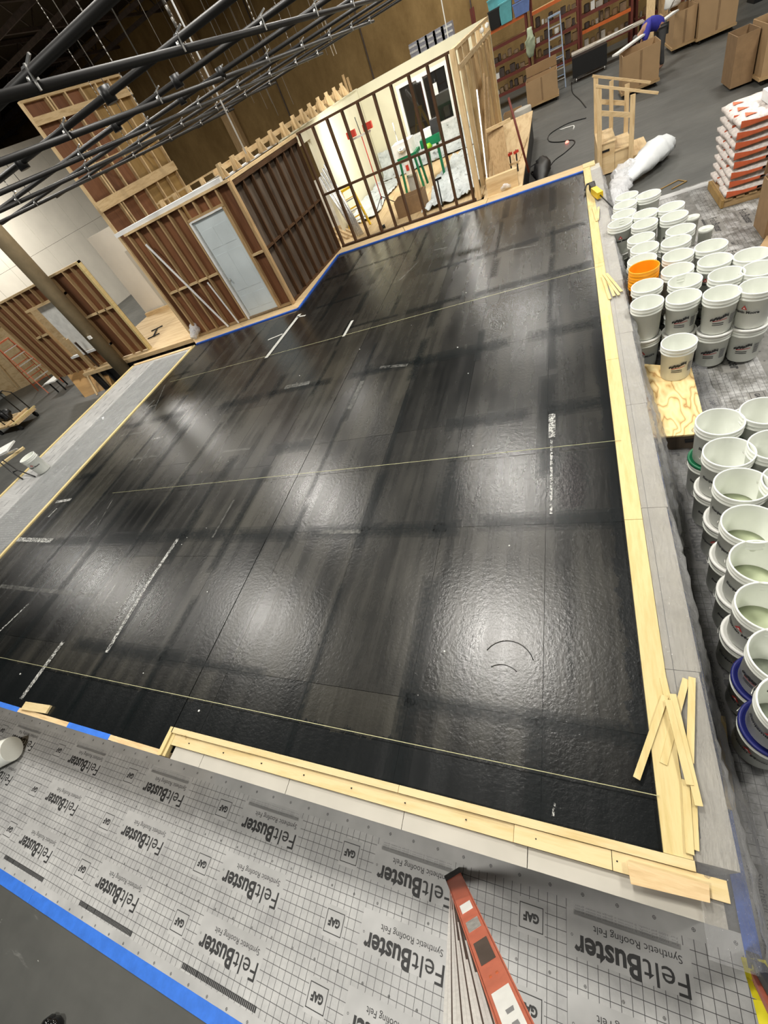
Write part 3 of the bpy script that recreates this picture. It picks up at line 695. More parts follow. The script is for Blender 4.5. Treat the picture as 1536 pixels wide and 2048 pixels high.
M().box(xm + .25, 17.95, 2.15, xm + .42, 17.955, 2.42).build('paper_notice', 'paper', wn)
cl2 = thing('cream_wall', 'brightly lit cream wall on the left side of the cream room', 'wall flat', (-5.9, 15.5, PZ))
for y0, y1 in ((13.25, 14.8), (14.8, 16.4), (16.4, 17.99)): M().box(-6.0, y0 + .002, PZ, -5.9, y1 - .002, TOP).build('wall_panel', 'cream', cl2)
M().box(-6.0, 11.7, TOP - .28, -5.9, 13.25, TOP).build('header_panel', 'cream', cl2)
M().box(-6.02, 11.75, TOP + .001, -5.86, 17.9, TOP + .02).build('cap_board', 'cream', cl2)
o = M().box(-7.4, 14.2, PZ, -6.4, 14.26, 1.95).build('white_board', 'paper'); tag(o, 'pale sheet standing behind the opening left of the cream wall', 'board')
# drop cloths
o = sheet('drop_cloth', -5.85, -2.1, 17.2, 17.95, None, 'tarp', None, 40, 14, lambda u, v: (lerp(-5.85, -2.0, u), 17.93 - .9 * max(0, .6 - v) - .03 * rnd.random(), PZ + .02 + max(0, v - .45) * 1.3 + rnd.random() * .05)); tag(o, 'crumpled pale drop cloth along the foot of the window wall', 'drop cloth')
o = sheet('drop_cloth', 0, 1, 0, 1, None, 'tarp', None, 30, 30, lambda u, v: (lerp(-3.3, -1.95, u) + .1 * math.sin(v * 9), lerp(12.0, 16.8, v), PZ + .03 + rnd.random() * .09 + .25 * max(0, u - .7))); tag(o, 'pale blue-grey drop cloth on the deck beside the right stud wall', 'drop cloth')
o = sheet('drop_cloth', 0, 1, 0, 1, None, 'tarp', None, 14, 30, lambda u, v: (lerp(-5.85, -5.0, u) + .06 * math.sin(v * 11), lerp(13.4, 17.2, v), PZ + .02 + rnd.random() * .06 + .3 * max(0, .4 - u))); tag(o, 'pale drop cloth on the deck at the foot of the lit cream wall', 'drop cloth')
# right stud wall
rw = thing('stud_wall', 'pale pine stud wall with cream panels closing the right side of the room', 'wall flat', (-1.8, 14.8, PZ))
xw = -1.80
M().box(xw - .05, 11.38, PZ + .02, xw + .05, 11.50, TOP).build('end_post', 'pine_z', rw)
M().box(xw - .04, 11.5, TOP - .05, xw + .05, 18.05, TOP).build('top_plate', 'pine_y', rw); M().box(xw + .02, 11.5, 2.82, xw + .07, 18.0, 2.90).build('ledger', 'pine_y', rw)
M().box(xw - .04, 11.5, PZ, xw + .05, 18.05, PZ + .04).build('bottom_plate', 'pine_y', rw)
ysd = [12.3, 13.0, 13.35, 14.6, 15.5, 16.0, 17.2, 17.95]
for y in ysd: M().box(xw - .04, y, PZ + .04, xw + .05, y + .045, TOP - .05).build('stud', 'pine_z', rw)
for a, b, mt in ((12.35, 13.0, 'cream'), (13.4, 14.6, 'tan_z'), (14.65, 15.5, 'tan_z'), (15.55, 16.0, 'cream'), (16.05, 17.2, 'tan_z'), (17.25, 17.9, 'cream')):
    M().box(xw - .055, a, PZ + .04, xw - .042, b, 2.82).build('wall_panel', mt, rw)
for y in (15.6, 16.9): M().lathe((xw + .1, y, 2.98), [(.02, 0), (.05, .03), (.05, .08), (.01, .1)], 10, True).build('round_knob', 'bucket_lid', rw)
for i, (y0, y1, z1) in enumerate(((12.0, 14.6, 2.35), (12.4, 15.2, 2.2))):
    o = M().beam((xw + .15 + .05 * i, y0, PZ + .02), (xw + .12, y1, z1), .09, .04, (1, 0, 0)).build('brace_board', 'tan_y'); tag(o, ['pine brace leaning on the right stud wall, lower of the pair', 'pine brace leaning on the right stud wall, upper of the pair'][i], 'brace')
o = M().beam((xw + .14, 12.05, PZ + .02), (xw + .10, 13.1, 2.3), .03, .03, (1, 0, 0)).build('steel_bar', 'alu'); tag(o, 'slim grey bar leaning on the right stud wall near the end post', 'bar')

# brackets along the top of the side wall and the lit cream wall
def bracket(loc, s, label, group):
    t = thing('roof_bracket', label, 'bracket', loc, group)
    x, y, z = loc
    m = M(); m.hexa([(x - .14 * s, y - .02, z), (x + .14 * s, y - .02, z), (x + .14 * s, y + .02, z), (x - .14 * s, y + .02, z)], [(x - .07 * s, y - .02, z + .20 * s), (x + .05 * s, y - .02, z + .20 * s), (x + .05 * s, y + .02, z + .20 * s), (x - .07 * s, y + .02, z + .20 * s)]); m.build('gusset', 'pine_z', t)
    M().box(x - .03, y - .06, z, x + .03, y + .06, z + .27 * s).build('upright', 'pine_z', t)
    return t
br_y = [8.95, 9.5, 10.1, 10.75, 11.4, 12.1, 12.8, 13.4, 14.0, 14.7, 15.4, 16.1, 16.8]
for i, y in enumerate(br_y):
    bracket((-5.92, y, TOP + .022), (.85, .82, .82, .84, .9, .92, .95, 1, 1.05, 1.1, 1.1, 1.1, 1.1)[i], 'pine gusset bracket, %s from the near end of the long row on the wall top' % ['first', 'second', 'third', 'fourth', 'fifth', 'sixth', 'seventh', 'eighth', 'ninth', 'tenth', 'eleventh', 'twelfth', 'last'][i], 'brackets on the side wall top')
o = M().beam((-6.08, 8.9, TOP + .16), (-6.06, 17, TOP + .16), .03, .09).build('bracket_rail', 'pine_y'); tag(o, 'thin pine rail joining the long row of brackets', 'rail')
o = M().box(-6.3, 8.95, TOP, -5.98, 11.6, TOP + .02).build('cap_board', 'white_paint'); tag(o, 'pale cap board beneath the nearest brackets on the dark wall', 'board')
for i in range(5):
    x = -6.5 - i * .42
    bracket((x, 9.62, TOP + .02), .55, 'small pine bracket, %s in the short row behind the white board' % ['rightmost', 'second from right', 'middle', 'second from left', 'leftmost'][i], 'small brackets behind the door wall')
o = M().beam((-6.2, 9.7, TOP + .18), (-8.4, 9.7, TOP + .14), .02, .03).build('bracket_rail', 'pine_x'); tag(o, 'thin pine rail along the short row of brackets', 'rail')
for i, (x, y) in enumerate(((-5.86, 17.3), (-5.82, 17.5))):
    o = M().box(x - .13 + .0, y, TOP + .021, x - .07, y + .05, TOP + .45 - i * .1).build('wood_peg', 'tan_z'); tag(o, ['taller', 'shorter'][i] + ' upright stick on the cream wall corner', 'stick')
# suspension poles dropping onto the set
for i, (p, z0) in enumerate((((490, 302), TOP + .15), ((897, 78), TOP))):
    b = Y(*p, (9.9, 18.0)[i]); o = M().tube([(b.x, b.y, z0), (b.x + .0, b.y, 9.0)], .016, 8).build('hanging_pole', 'white_paint'); tag(o, ['white pole rising from the bracket row to the grid', 'white pole rising behind the cream wall top'][i], 'pole')

# high flat behind the door wall
f, L = wallf((-8.98, 8.72), (-8.98, 11.75))
hf = thing('tall_stud_flat', 'tall flat framed in pine with brown and golden panels, above the door wall', 'wall flat', (-9, 10.2, PZ))
HT = 5.45; cols = [0, .62, 1.15, 1.62, 2.1, 2.55, L]
W(f, 0, L, 0, .07, HT - .04, HT).build('top_plate', 'pine_y', hf); W(f, 0, L, 0, .07, PZ, PZ + .04).build('bottom_plate', 'pine_y', hf)
for k, s in enumerate(cols):
    s = min(s, L - .04); W(f, s, s + .04, .0, .07, PZ + .04, HT - .04).build('stud', 'pine_z', hf)
W(f, .70, .74, 0, .07, PZ + .04, HT - .04).build('stud', 'pine_z', hf)
for (z0, z1) in ((5.08, 5.2), (3.62, 3.80)): W(f, -.03, L + .02, -.03, -.002, z0, z1).build('batten', 'pine_y', hf)
for k in range(6):
    W(f, cols[k] + .04, cols[k + 1], .002, .05, 4.30, 4.335).build('blocking', 'pine_y', hf)
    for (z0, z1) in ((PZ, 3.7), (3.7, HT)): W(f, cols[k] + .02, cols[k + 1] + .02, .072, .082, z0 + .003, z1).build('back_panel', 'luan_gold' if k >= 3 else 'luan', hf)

# white scenic walls on the left
cw = thing('white_scenic_wall', 'tall off-white scenic wall of jointed sheets at the far left', 'wall flat', (-24, 19, 0))
y0 = 12.6
while y0 < 26.5:
    M().box(-24.1, y0 + .006, 0, -24, y0 + 1.214, 3.6).build('wall_sheet', 'cyc', cw); M().box(-24.1, y0 + .006, 3.61, -24, y0 + 1.214, 7.3).build('wall_sheet', 'cyc', cw); y0 += 1.22
cw2 = thing('white_scenic_return', 'bright off-white return wall beside the tall pine framed flat', 'wall flat', (-12, 12.4, 0))
for x0 in (-13.98, -12.76, -11.54, -10.32): M().box(x0 + .003, 12.35, PZ, min(x0 + 1.217, -9.12), 12.45, 3.1 if x0 > -13 else 3.3).build('wall_sheet', 'cyc', cw2)
M().box(-12.9, 12.30, PZ + .02, -12.6, 12.345, 2.6).build('grey_panel', 'drywall', cw2)
o = M().tube([(-12.5, 12.28, PZ + .1), (-12.55, 12.27, 1.4), (-12.5, 12.28, 2.3)], .02, 6).build('black_cable', 'black'); tag(o, 'black cable hanging against the white return wall', 'cable')
# low stud flat
f, L = wallf((-15.6, 8.92), (-10.9, 8.92))
lf = thing('stud_wall', 'lower stud flat with a panelled opening behind the round column', 'wall flat', (-13, 8.9, 0))
W(f, 0, L, 0, .09, TOP - .09, TOP - .04).build('top_plate', 'pine_x', lf)
o1, o2 = 1.5, 3.35
for s in (0, .4, .8, 1.15, o1, 3.4, 3.95, 4.3): W(f, s, s + .04, 0, .09, PZ + .02, TOP - .09).build('stud', 'tan_z', lf)
W(f, L - .07, L, -.02, .09, PZ, TOP - .04).build('end_post', 'yellowpine', lf)
for s in (1.95, 2.4, 2.85): W(f, s, s + .04, 0, .09, 2.68, TOP - .09).build('stud', 'tan_z', lf); W(f, s, s + .04, 0, .09, PZ + .02, 1.16).build('stud', 'tan_z', lf)
W(f, o1, o2 + .09, -.01, .09, 2.62, 2.68).build('opening_rail', 'pine_x', lf); W(f, o1, o2 + .09, -.01, .09, 1.14, 1.20).build('opening_rail', 'white_paint', lf)
W(f, o1 + .35, o2, .12, .14, 1.20, 2.62).build('white_panel', 'paper', lf)
W(f, 3.44, L - .07, .0, .08, 1.95, 2.0).build('blocking', 'pine_x', lf); W(f, 0.9, 1.5, .0, .08, 1.95, 2.0).build('blocking', 'pine_x', lf)
for s0, s1 in ((0, .41), (.41, .81), (.81, 1.16), (1.16, o1 + .02), (3.36, 3.96), (3.96, 4.31), (4.31, L)): W(f, s0, s1 - .003, .092, .10, PZ + .02, TOP - .06).build('back_panel', 'luan', lf)
W(f, o1, o2 + .1, .092, .10, 2.68, TOP - .06).build('back_panel', 'luan', lf); W(f, o1, o2 + .1, .092, .10, PZ + .02, 1.14).build('back_panel', 'luan', lf)
# gold timber wall far left
tw = thing('timber_wall', 'pale timber flat with slatted top behind the red stepladder', 'wall flat', (-20, 12, 0))
f, L = wallf((-23.8, 11.2), (-17.6, 13.2))
for k in range(8): W(f, L * k / 8, L * (k + 1) / 8 - .01, 0, .05, 0, 2.3).build('wall_panel', 'plywood_x', tw)
W(f, 0, L, -.08, 0, 2.3, 2.42).build('top_rail', 'yellowpine_x', tw); W(f, 0, L, -.08, 0, 2.75, 2.85).build('top_rail', 'yellowpine_x', tw)
for k in range(22): W(f, L * k / 22, L * k / 22 + .06, 0, .05, 2.42, 2.75).build('slat', 'tan_z', tw)
for k in range(5): M().beam(f(1 + k * 1.4, -.1, .1), f(1.3 + k * 1.4, -.06, 1.4), .06, .03).build('brace', 'pine_z', tw)

# round column
c = thing('round_column', 'round tan structural column standing between the low flat and the felt bench', 'column', (-11.85, 8.45, 0))
M().lathe((-11.85, 8.45, 0), [(.19, 0), (.19, 9.9)], 28, True).build('shaft', 'column' if 'column' in MATS else plain('column', (.23, .18, .105), .6).name and 'column', c)
M().box(-11.78, 8.24, 1.62, -11.66, 8.28, 1.70).build('junction_box', 'bucket_lid', c)

# ================================================================== PIPE GRID
gz = 4.1
def clamp(parent, x, y):
    M().tube([(x - .012, y, gz + .025), (x + .012, y, gz + .025)], .031, 10).tube([(x, y - .012, gz + .05), (x, y + .012, gz + .05)], .031, 10).build('clamp', 'steel', parent)
    M().beam((x - .04, y + .03, gz + .07), (x + .06, y + .02, gz + .10), .012, .012).beam((x + .03, y - .03, gz - .02), (x + .03, y - .02, gz + .08), .010, .010).build('clamp_bolt', 'steel', parent)
ax = [-1.0, -2.4, -3.8, -5.2, -6.65, -8.1]; by = [2.5 + 1.42 * k for k in range(9)]
names = ['first', 'second', 'third', 'fourth', 'fifth', 'sixth', 'seventh', 'eighth', 'ninth']
for i, x in enumerate(ax):
    t = thing('grid_pipe', 'long rigging pipe running away from the viewer, %s from the right' % names[i], 'pipe', (x, 8, gz), 'rigging pipes running away')
    M().tube([(x, 1.0 if i else 6, gz), (x, 14.2, gz)], .0245, 12).build('pipe', 'pipe_black', t)
    for y in by:
        clamp(t, x, y)
for j, y in enumerate(by):
    t = thing('grid_pipe', 'cross rigging pipe under the ceiling, %s from the near end' % names[j], 'pipe', (-4, y, gz + .05), 'cross rigging pipes')
    M().tube([(-9.2, y, gz + .05), (.8, y, gz + .05)], .0245, 12).build('pipe', 'pipe_black', t)
    if j < 4:
        for xx in (-2.9 - .3 * j, -4.5):
            M().lathe((xx, y, gz + .0), [(.05, 0), (.05, .10)], 10, True).build('tape_wrap', 'black', t)
def chain(x, y, label, steel=False):
    m = M()
    if steel: m.tube([(x, y, gz + .1), (x, y, 10)], .006, 6)
    else:
        z = gz + .1
        while z < 7.6:
            m.beam((x, y, z), (x, y, z + .05), .006 if int(z * 20) % 2 else .014, .014 if int(z * 20) % 2 else .006); z += .055
        m.tube([(x, y, 7.6), (x, y, 10)], .005, 5)
    o = m.build('hanger_chain' if not steel else 'hanger_rod', 'hanger_metal'); tag(o, label, 'hanger', 'hangers of the rigging grid'); return o
for i, x in enumerate(ax):
    for j, y in enumerate(by):
        if (i + j) % 2 == 0: chain(x + .02, y + .02, 'thin silver hanger holding the rigging grid pipes', steel=(i + j) % 4 == 0)
# hanging cable pair to the set
for i, xx in enumerate((-6.1, -6.0)):
    o = M().tube([(xx, 17.5, TOP + .9), (xx - .3, 17.5, 10.0)], .012, 6).build('hanging_cable', 'clutter_b'); tag(o, ['left', 'right'][i] + ' cable of the pair dropping from the ceiling before the brown wall', 'cable')
for i in range(14):
    x = rnd.uniform(-24, -7); o = M().tube([(x, 27.5, rnd.uniform(3.5, 5.5)), (x - .2, 27.5, 10.0)], .012, 5).build('hanging_line', 'clutter_b'); tag(o, 'thin line hanging in front of the dim back wall', 'line', 'lines before the back wall')

# ================================================================== BUCKETS
BT, BB, BH = .155, .132, .385
def bucket_mesh():
    m = M(); R, r, h = BT, BB, BH
    m.lathe((0, 0, 0), [(r - .004, 0), (r, .006), (lerp(r, R, .72) - .002, h * .78), (R + .002, h * .79), (R + .003, h * .815), (R - .003, h * .83), (R - .001, h * .87), (R + .003, h * .88), (R + .003, h * .90), (R - .002, h * .92),
                        (R + .003, h * .965), (R + .004, h * .99), (R + .001, h), (R - .005, h), (R - .007, h * .98), (R - .009, h * .8), (r - .004, .012), (.02, .010), (.0005, .010)], 40)
    return m
def bend(m2, Rb, ang0, z0):
    """flat (u,v) print wrapped on the bucket side"""
    for v in m2.v:
        u, w = v.x, v.y; z = z0 + w; R = lerp(BB, BT, z / BH) + .0028; a = ang0 + u / R
        v.x, v.y, v.z = R * math.cos(a), R * math.sin(a), z
    return m2
def sub(m, k=3):
    bm = bmesh.new(); vs = [bm.verts.new(v) for v in m.v]
    for f in m.f:
        try: bm.faces.new([vs[i] for i in f])
        except ValueError: pass
    bmesh.ops.subdivide_edges(bm, edges=bm.edges, cuts=k); bmesh.ops.triangulate(bm, faces=bm.faces)
    o = M(); bm.verts.index_update(); o.v = [v.co.copy() for v in bm.verts]; o.f = [tuple(v.index for v in f.verts) for f in bm.faces]; bm.free(); return o
proto_loc = (0, 0, 0)
def make_proto(kind):
    t = thing('plastic_bucket', '', 'bucket')
    col = {'orange': 'orange'}.get(kind, 'bucket')
    bucket_mesh().build('pail', col, t)
    # wire handle resting on the side
    m = M(); pts = []
    for k in range(13):
        a = math.pi * k / 12; R = BT + .012; pts.append((R * math.cos(a), R * math.sin(a) * 1.0, BH * .86 - .10 * math.sin(a)))
    hd = M().tube(pts, .0022, 5).build('handle', 'steel', t)
    if kind in ('open', 'closed_a', 'open_b', 'closed_b', 'filled'):
        pass
    if kind in ('open', 'filled', 'closed_a'):
        m = M(); add_text(m, 'Benjamin Moore', .038, -.0, 0, 0, .0014, width=.26); m = sub(m, 0); 
        for v in m.v: v.x -= .13
        bend(m, 0, -math.pi / 2 - .35, .175).build('brand_lettering', 'ink', t)
        m = M().quad((-.028, 0, 0), (.028, 0, 0), (0, .044, 0)); m = sub(m, 3); bend(m, 0, -math.pi / 2 - .35, .215).build('triangle_mark', 'ink_red', t)
        m = M().quad((-.011, .008, 0), (.011, .008, 0), (0, .024, 0)); m = sub(m, 2)
        m = bend(m, 0, -math.pi / 2 - .35, .215)
        for v in m.v: v.x *= 1.004; v.y *= 1.004
        m.build('triangle_centre', 'bucket', t)
    if kind in ('open_b', 'closed_b'):
        m = M(); q = random.Random(3); x = -.075
        while x < .075:
            w = .012; b = -.01 + q.uniform(-.008, .008) + x * .25; m.quad((x, b, 0), (x + w, b + .003, 0), (x + w * .9, b + q.uniform(.018, .04), 0), (x + .001, b + q.uniform(.014, .034), 0)); x += w * .92
        bend(m, 0, -math.pi / 2 - .25, .19).build('brush_emblem', 'ink', t)
        m = M().quad((-.05, -.032, 0), (.07, -.012, 0), (.07, -.006, 0), (-.05, -.024, 0)); m = sub(m, 4); bend(m, 0, -math.pi / 2 - .25, .185).build('red_stroke', 'ink_red', t)
        m = M()
        for rr in range(2): m.quad((-.05, -.02 * rr, 0), (.045, -.02 * rr, 0), (.045, -.02 * rr + .008, 0), (-.05, -.02 * rr + .008, 0))
        m = sub(m, 4); bend(m, 0, -math.pi / 2 - .25, .13).build('text_bars', 'ink', t)
        m = M()
        for rr in range(6): m.quad((0, .018 * rr, 0), (.05, .018 * rr, 0), (.05, .018 * rr + .012, 0), (0, .018 * rr + .012, 0))
        m = sub(m, 3); bend(m, 0, -math.pi / 2 + .45, .10).build('instruction_block', 'ink_grey', t)
    if kind == 'filled': M().lathe((0, 0, 0), [(.138, .13), (.08, .133), (.0005, .134)], 28).build('liquid', 'compound', t)
    if kind in ('open', 'open_b'): M().lathe((0, 0, 0), [(.128, .022), (.06, .024), (.0005, .025)], 24).build('residue', 'residue', t)
    if kind.startswith('closed'):
        M().lathe((0, 0, BH - .02), [(BT + .008, 0), (BT + .009, .022), (BT + .003, .028), (BT - .008, .028), (BT - .012, .018), (.0005, .018)], 40).build('lid', 'bucket_lid', t)
    return t
PR = {k: make_proto(k) for k in ('open', 'open_b', 'filled', 'closed_a', 'closed_b', 'orange', 'plain')}
used_b = set()
def place(kind, x, y, z, label, group, rot=None, scale=1.0, lidmat=None, tilt=None):
    t = PR[kind] if kind not in used_b else None
    if t is None: t = copy_tree(PR[kind])
    else: used_b.add(kind)
    if kind not in used_b: used_b.add(kind)
    if rot is None: rot = math.atan2(-y, -x) + math.pi / 2 + (.35 if kind != 'open_b' else .25) + rnd.uniform(-.55, .25)
    t.location = (x, y, z); t.rotation_euler = (0, 0, rot) 
    if tilt is not None: t.rotation_euler = tilt
    t.scale = (scale,) * 3; t['label'] = label; t['group'] = group; t['category'] = 'bucket'
    if lidmat:
        for c in t.children:
            if c.name.startswith('lid'): c.data = c.data.copy(); c.data.materials[0] = MATS[lidmat]
    return t
def proto_snapshot():
    # keep pristine sources: copies are made before the first placement moves them, so only transforms differ
    pass
cnt = {}
def desc(i): return ['first', 'second', 'third', 'fourth', 'fifth', 'sixth', 'seventh', 'eighth', 'ninth', 'tenth', 'eleventh', 'twelfth'][i]
RZ = .81
def stack(px, py, kind, what, below='closed_a', rz=RZ, lid=None, rot=None, group='white buckets by the ledge'):
    p = Z(px, py, rz)
    place(kind, p.x, p.y, rz - BH, what, group, rot)
    zb = rz - BH - BH - .005
    if below and zb > -.02:
        place(below, p.x, p.y, max(0, zb) + (.004 if zb <= 0 else 0), 'closed white bucket underneath: ' + what.replace('white ', '').replace('bucket', 'pail') if False else 'lidded bucket beneath the ' + what.replace(' bucket', ' one', 1), 'lidded buckets under the open ones', rot, lidmat=lid)
far_rows = [
 (1253, 391, 'open', 'topmost left bucket of the far cluster by the plastic bag'), (1297, 388, 'open', 'topmost right bucket of the far cluster by the plastic bag'),
 (1250, 408, 'open', 'second bucket down on the ledge side of the far cluster'), (1247, 427, 'open', 'third bucket down on the ledge side of the far cluster'),
 (1290, 426, 'open', 'bucket right of the third one down in the far cluster'), (1240, 445, 'open', 'far bucket closest to the ledge with a triangle mark'),
 (1289, 446, 'open', 'bucket just right of the far triangle marked one'), (1342, 412, 'open_b', 'rightmost bucket of the far cluster top, third column'),
 (1348, 431, 'open_b', 'third-column bucket beside the small pale tubs'), (1282, 475, 'open', 'upper of the three buckets above the orange one'),
 (1361, 458, 'open', 'third-column bucket below the small pale tub'), (1289, 494, 'open', 'middle of the three buckets above the orange one'),
 (1352, 481, 'open', 'third-column bucket level with the bucket above the orange one'), (1284, 518, 'plain', 'plain bucket touching the orange one from behind'),
 (1356, 509, 'open', 'bucket right of and slightly above the orange one'), (1355, 538, 'open_b', 'bucket directly right of the orange one'),
 (1422, 490, 'open', 'fourth-column bucket at the far end of its row'), (1430, 519, 'open', 'fourth-column bucket, second from the far end'),
 (1453, 547, 'open_b', 'fourth-column bucket, third from the far end'), (1504, 508, 'open', 'far right bucket at the picture edge, farther one'),
 (1521, 535, 'open', 'far right bucket at the picture edge, nearer one'), (1294, 570, 'open_b', 'bucket directly below the orange one'),
 (1370, 560, 'open', 'bucket above the wire-scribbled one in the third column'), (1294, 604, 'plain', 'plain bucket nearest the plywood box on the ledge side'),
 (1367, 592, 'open_b', 'bucket scribbled with thin dark lines, behind the box bucket'), (1444, 585, 'open_b', 'tall bucket with dark label in the front row, third'),
 (1518, 570, 'open', 'tall bucket with triangle mark in the front row, rightmost')]
for px, py, k, lab in far_rows: stack(px, py, k, lab, 'closed_b' if px > 1400 else 'closed_a')
# orange bucket and nested stack
p = Z(1288, 533, .88)
for k in range(3):
    t = place('orange' if k == 2 else 'orange', p.x, p.y, .88 - BH - (2 - k) * .07, ['lowest', 'middle', 'topmost'][k] + ' orange bucket of the nested orange stack', 'nested orange buckets')
place('closed_a', p.x, p.y, .004, 'lidded lower bucket carrying the nested orange buckets', 'lidded buckets under the open ones', .2, lidmat=None).scale = (1, 1, .87)
for i, (px, py) in enumerate(((1385, 434), (1412, 457))):
    p = Z(px, py, .39)
    t = M().lathe((p.x, p.y, .0), [(.052, 0), (.055, .01), (.062, .22), (.07, .225), (.071, .245), (.066, .245), (.058, .02), (.0005, .02)], 24).build('small_tub', 'bucket_translucent'); t.location.z = .004; t.scale = (1.25, 1.25, 1.6)
    tag(t, ['farther', 'nearer'][i] + ' small translucent tub on the dirty felt right of the buckets', 'tub')
near_rows = [
 (1440, 842, 'open', 'first open bucket right of the plywood box', None), (1458, 903, 'open', 'second open bucket in the near ledge row', None),
 (1484, 968, 'filled', 'third open bucket in the near ledge row', None), (1503, 1046, 'filled', 'fourth open bucket in the near ledge row with dark emblem', None),
 (1524, 1122, 'filled', 'fifth open bucket in the near ledge row', None), (1540, 1212, 'filled', 'sixth open bucket in the near ledge row', None), (1572, 1312, 'open_b', 'seventh open bucket in the near ledge row, cut by the frame', None),
 (1596, 1415, 'open', 'eighth open bucket in the near ledge row, mostly out of frame', None),
 (1500, 838, 'open', 'open bucket in the second near column beside the first', None), (1532, 820, 'open', 'open bucket at the right frame edge above the second column', None), (1552, 888, 'open', 'open bucket at the right frame edge beside the second', None), (1585, 960, 'open', 'open bucket beyond the third, at the frame edge', None)]
for i, (px, py, k, lab, _) in enumerate(near_rows): stack(px, py, k, lab, 'closed_a', rz=.82 if i != 8 else .5, lid={0: 'green_lid', 6: 'blue_lid', 7: 'blue_lid'}.get(i))
# bucket on the plywood box
p = Z(1358, 683, .62); place('open_b', p.x, p.y, .62 - BH, 'single bucket with dark emblem standing on the plywood box', 'bucket on the plywood box', .15)
# plywood box
P4 = [Z(x, y, .232) for x, y in ((1278, 727), (1383, 735), (1415, 866), (1293, 876))]
bx = thing('plywood_box', 'low box with figured plywood top and dark sides on the felt', 'box', (1.05, 4.6, 0))
M().prism(P4, .214, .232).build('box_top', 'figured', bx)
c = sum((Vector((q.x, q.y)) for q in P4), Vector((0, 0))) / 4
M().prism([(c + (Vector((q.x, q.y)) - c) * .985) for q in P4], .004, .213).build('box_sides', 'luan_shadow', bx)
a, b = P4[3], P4[2]
M().beam((lerp(a.x, b.x, .12), a.y - .0, .10), (lerp(a.x, b.x, .30), a.y - .0, .105), .02, .03).build('hand_hole', 'black', bx)
M().beam((lerp(a.x, b.x, .66), lerp(a.y, b.y, .66) - .0, .15), (lerp(a.x, b.x, .86), lerp(a.y, b.y, .86) - .0, .155), .02, .03).build('hand_hole', 'black', bx)
# bucket on the left bench and bucket lying at the lower left
p = Z(83, 948, PZ); place('open', p.x, p.y + .1, PZ + .01, 'white bucket standing on the felt bench at the left', 'bucket on the felt bench', .9)
p = Z(28, 1500, .2); place('open', p.x - .12, p.y, .16, 'white bucket lying on the near felt at the left frame edge', 'bucket on the near felt', tilt=(math.radians(88), 0, math.radians(-60)))

# ================================================================== LADDERS NEAR THE CAMERA
ft = Z(905, 1748, .03)
up = Z(1040, 2075, 1.75)
ld = thing('stepladder', 'red fibreglass stepladder rail with aluminium tread side rising from the near felt', 'ladder', (ft.x, ft.y, 0))
d = (up - ft).normalized(); r = d.cross(Vector((0, 1, .2))).normalized()
pm = ft + (up - ft) * 1.15
nrm = (CPOS - (ft + up) / 2); side = d.cross(nrm).normalized(); fr = side.cross(d).normalized()
def slab(m, a, b, wa, wb, off, th):
    """flat bar between a and b, facing the ladder front"""
    ra, rb = side * wa / 2, side * wb / 2; o0 = fr * off; o1 = fr * (off - th)
    return m.hexa([a - ra + o1, a + ra + o1, a + ra + o0, a - ra + o0], [b - rb + o1, b + rb + o1, b + rb + o0, b - rb + o0])
slab(M(), ft + d * .05, pm, .094, .094, 0, .012).build('rail_web', 'fiberglass', ld)
slab(M(), ft + d * .05 - side * .047, pm - side * .047, .008, .008, 0, .035).build('rail_flange', 'fiberglass', ld)
slab(M(), ft + d * .05 + side * .047, pm + side * .047, .008, .008, 0, .035).build('rail_flange', 'fiberglass', ld)
slab(M(), ft - d * .02, ft + d * .07, .112, .108, .01, .05).build('rubber_foot', 'rubber', ld)
Ltot = (pm - ft).length
for (t0, t1, w, mt, nm) in ((.30, .36, .06, 'paper', 'warning_sticker'), (.42, .48, .062, 'alu', 'worn_sticker'), (.54, .64, .062, 'clutter_c', 'dark_sticker'), (.74, .98, .066, 'paper', 'white_sticker')):
    slab(M(), ft + d * Ltot * t0, ft + d * Ltot * t1, w, w, .0015, .001).build(nm, mt, ld)
for k in range(4): slab(M(), ft + d * Ltot * (.80 + .035 * k) - side * .004, ft + d * Ltot * (.812 + .035 * k) - side * .004, .02 if k % 2 else .028, .024, .0022, .0005).build('sticker_print', 'ink_grey', ld)
for s in (-.012, .014): 
    c = ft + d * Ltot * .69 + side * s; M().lathe((0, 0, 0), [(.005, 0), (.004, .002)], 10, True)
    slab(M(), c - d * .006, c + d * .006, .010, .010, .003, .003).build('rivet', 'rail_rivet' if 'rail_rivet' in MATS else 'redrail', ld)
# ribbed aluminium face left of the rail
A0, A1 = Z(900, 1775, .22), Z(884, 2075, 1.35); B1 = Z(1010, 2075, 1.35)
nr = 11
M().hexa([v + Vector((0, 0, -.016)) for v in (A0, A0 + Vector((.03, 0, 0)), B1, A1)], [v + Vector((0, 0, -.008)) for v in (A0, A0 + Vector((.03, 0, 0)), B1, A1)]).build('dark_gap_slab', 'clutter_c', ld)  # dark slab added behind the ribs to draw the dark gaps between them
for k in range(nr):
    t0, t1 = k / nr, (k + .80) / nr
    q0, q1 = A1.lerp(B1, t0), A1.lerp(B1, t1); e0, e1 = A0 + Vector((.002 * k, 0, 0)), A0 + Vector((.002 * k + .002, 0, 0))
    nn = Vector((0, -.004, .008)) if k % 2 else Vector((0, 0, 0))
    M().hexa([e0 + nn, e1 + nn, q1 + nn, q0 + nn], [v + nn + Vector((0, 0, -.01)) for v in (e0, e1, q1, q0)]).build('aluminium_rib', 'ribbed_alu', ld)
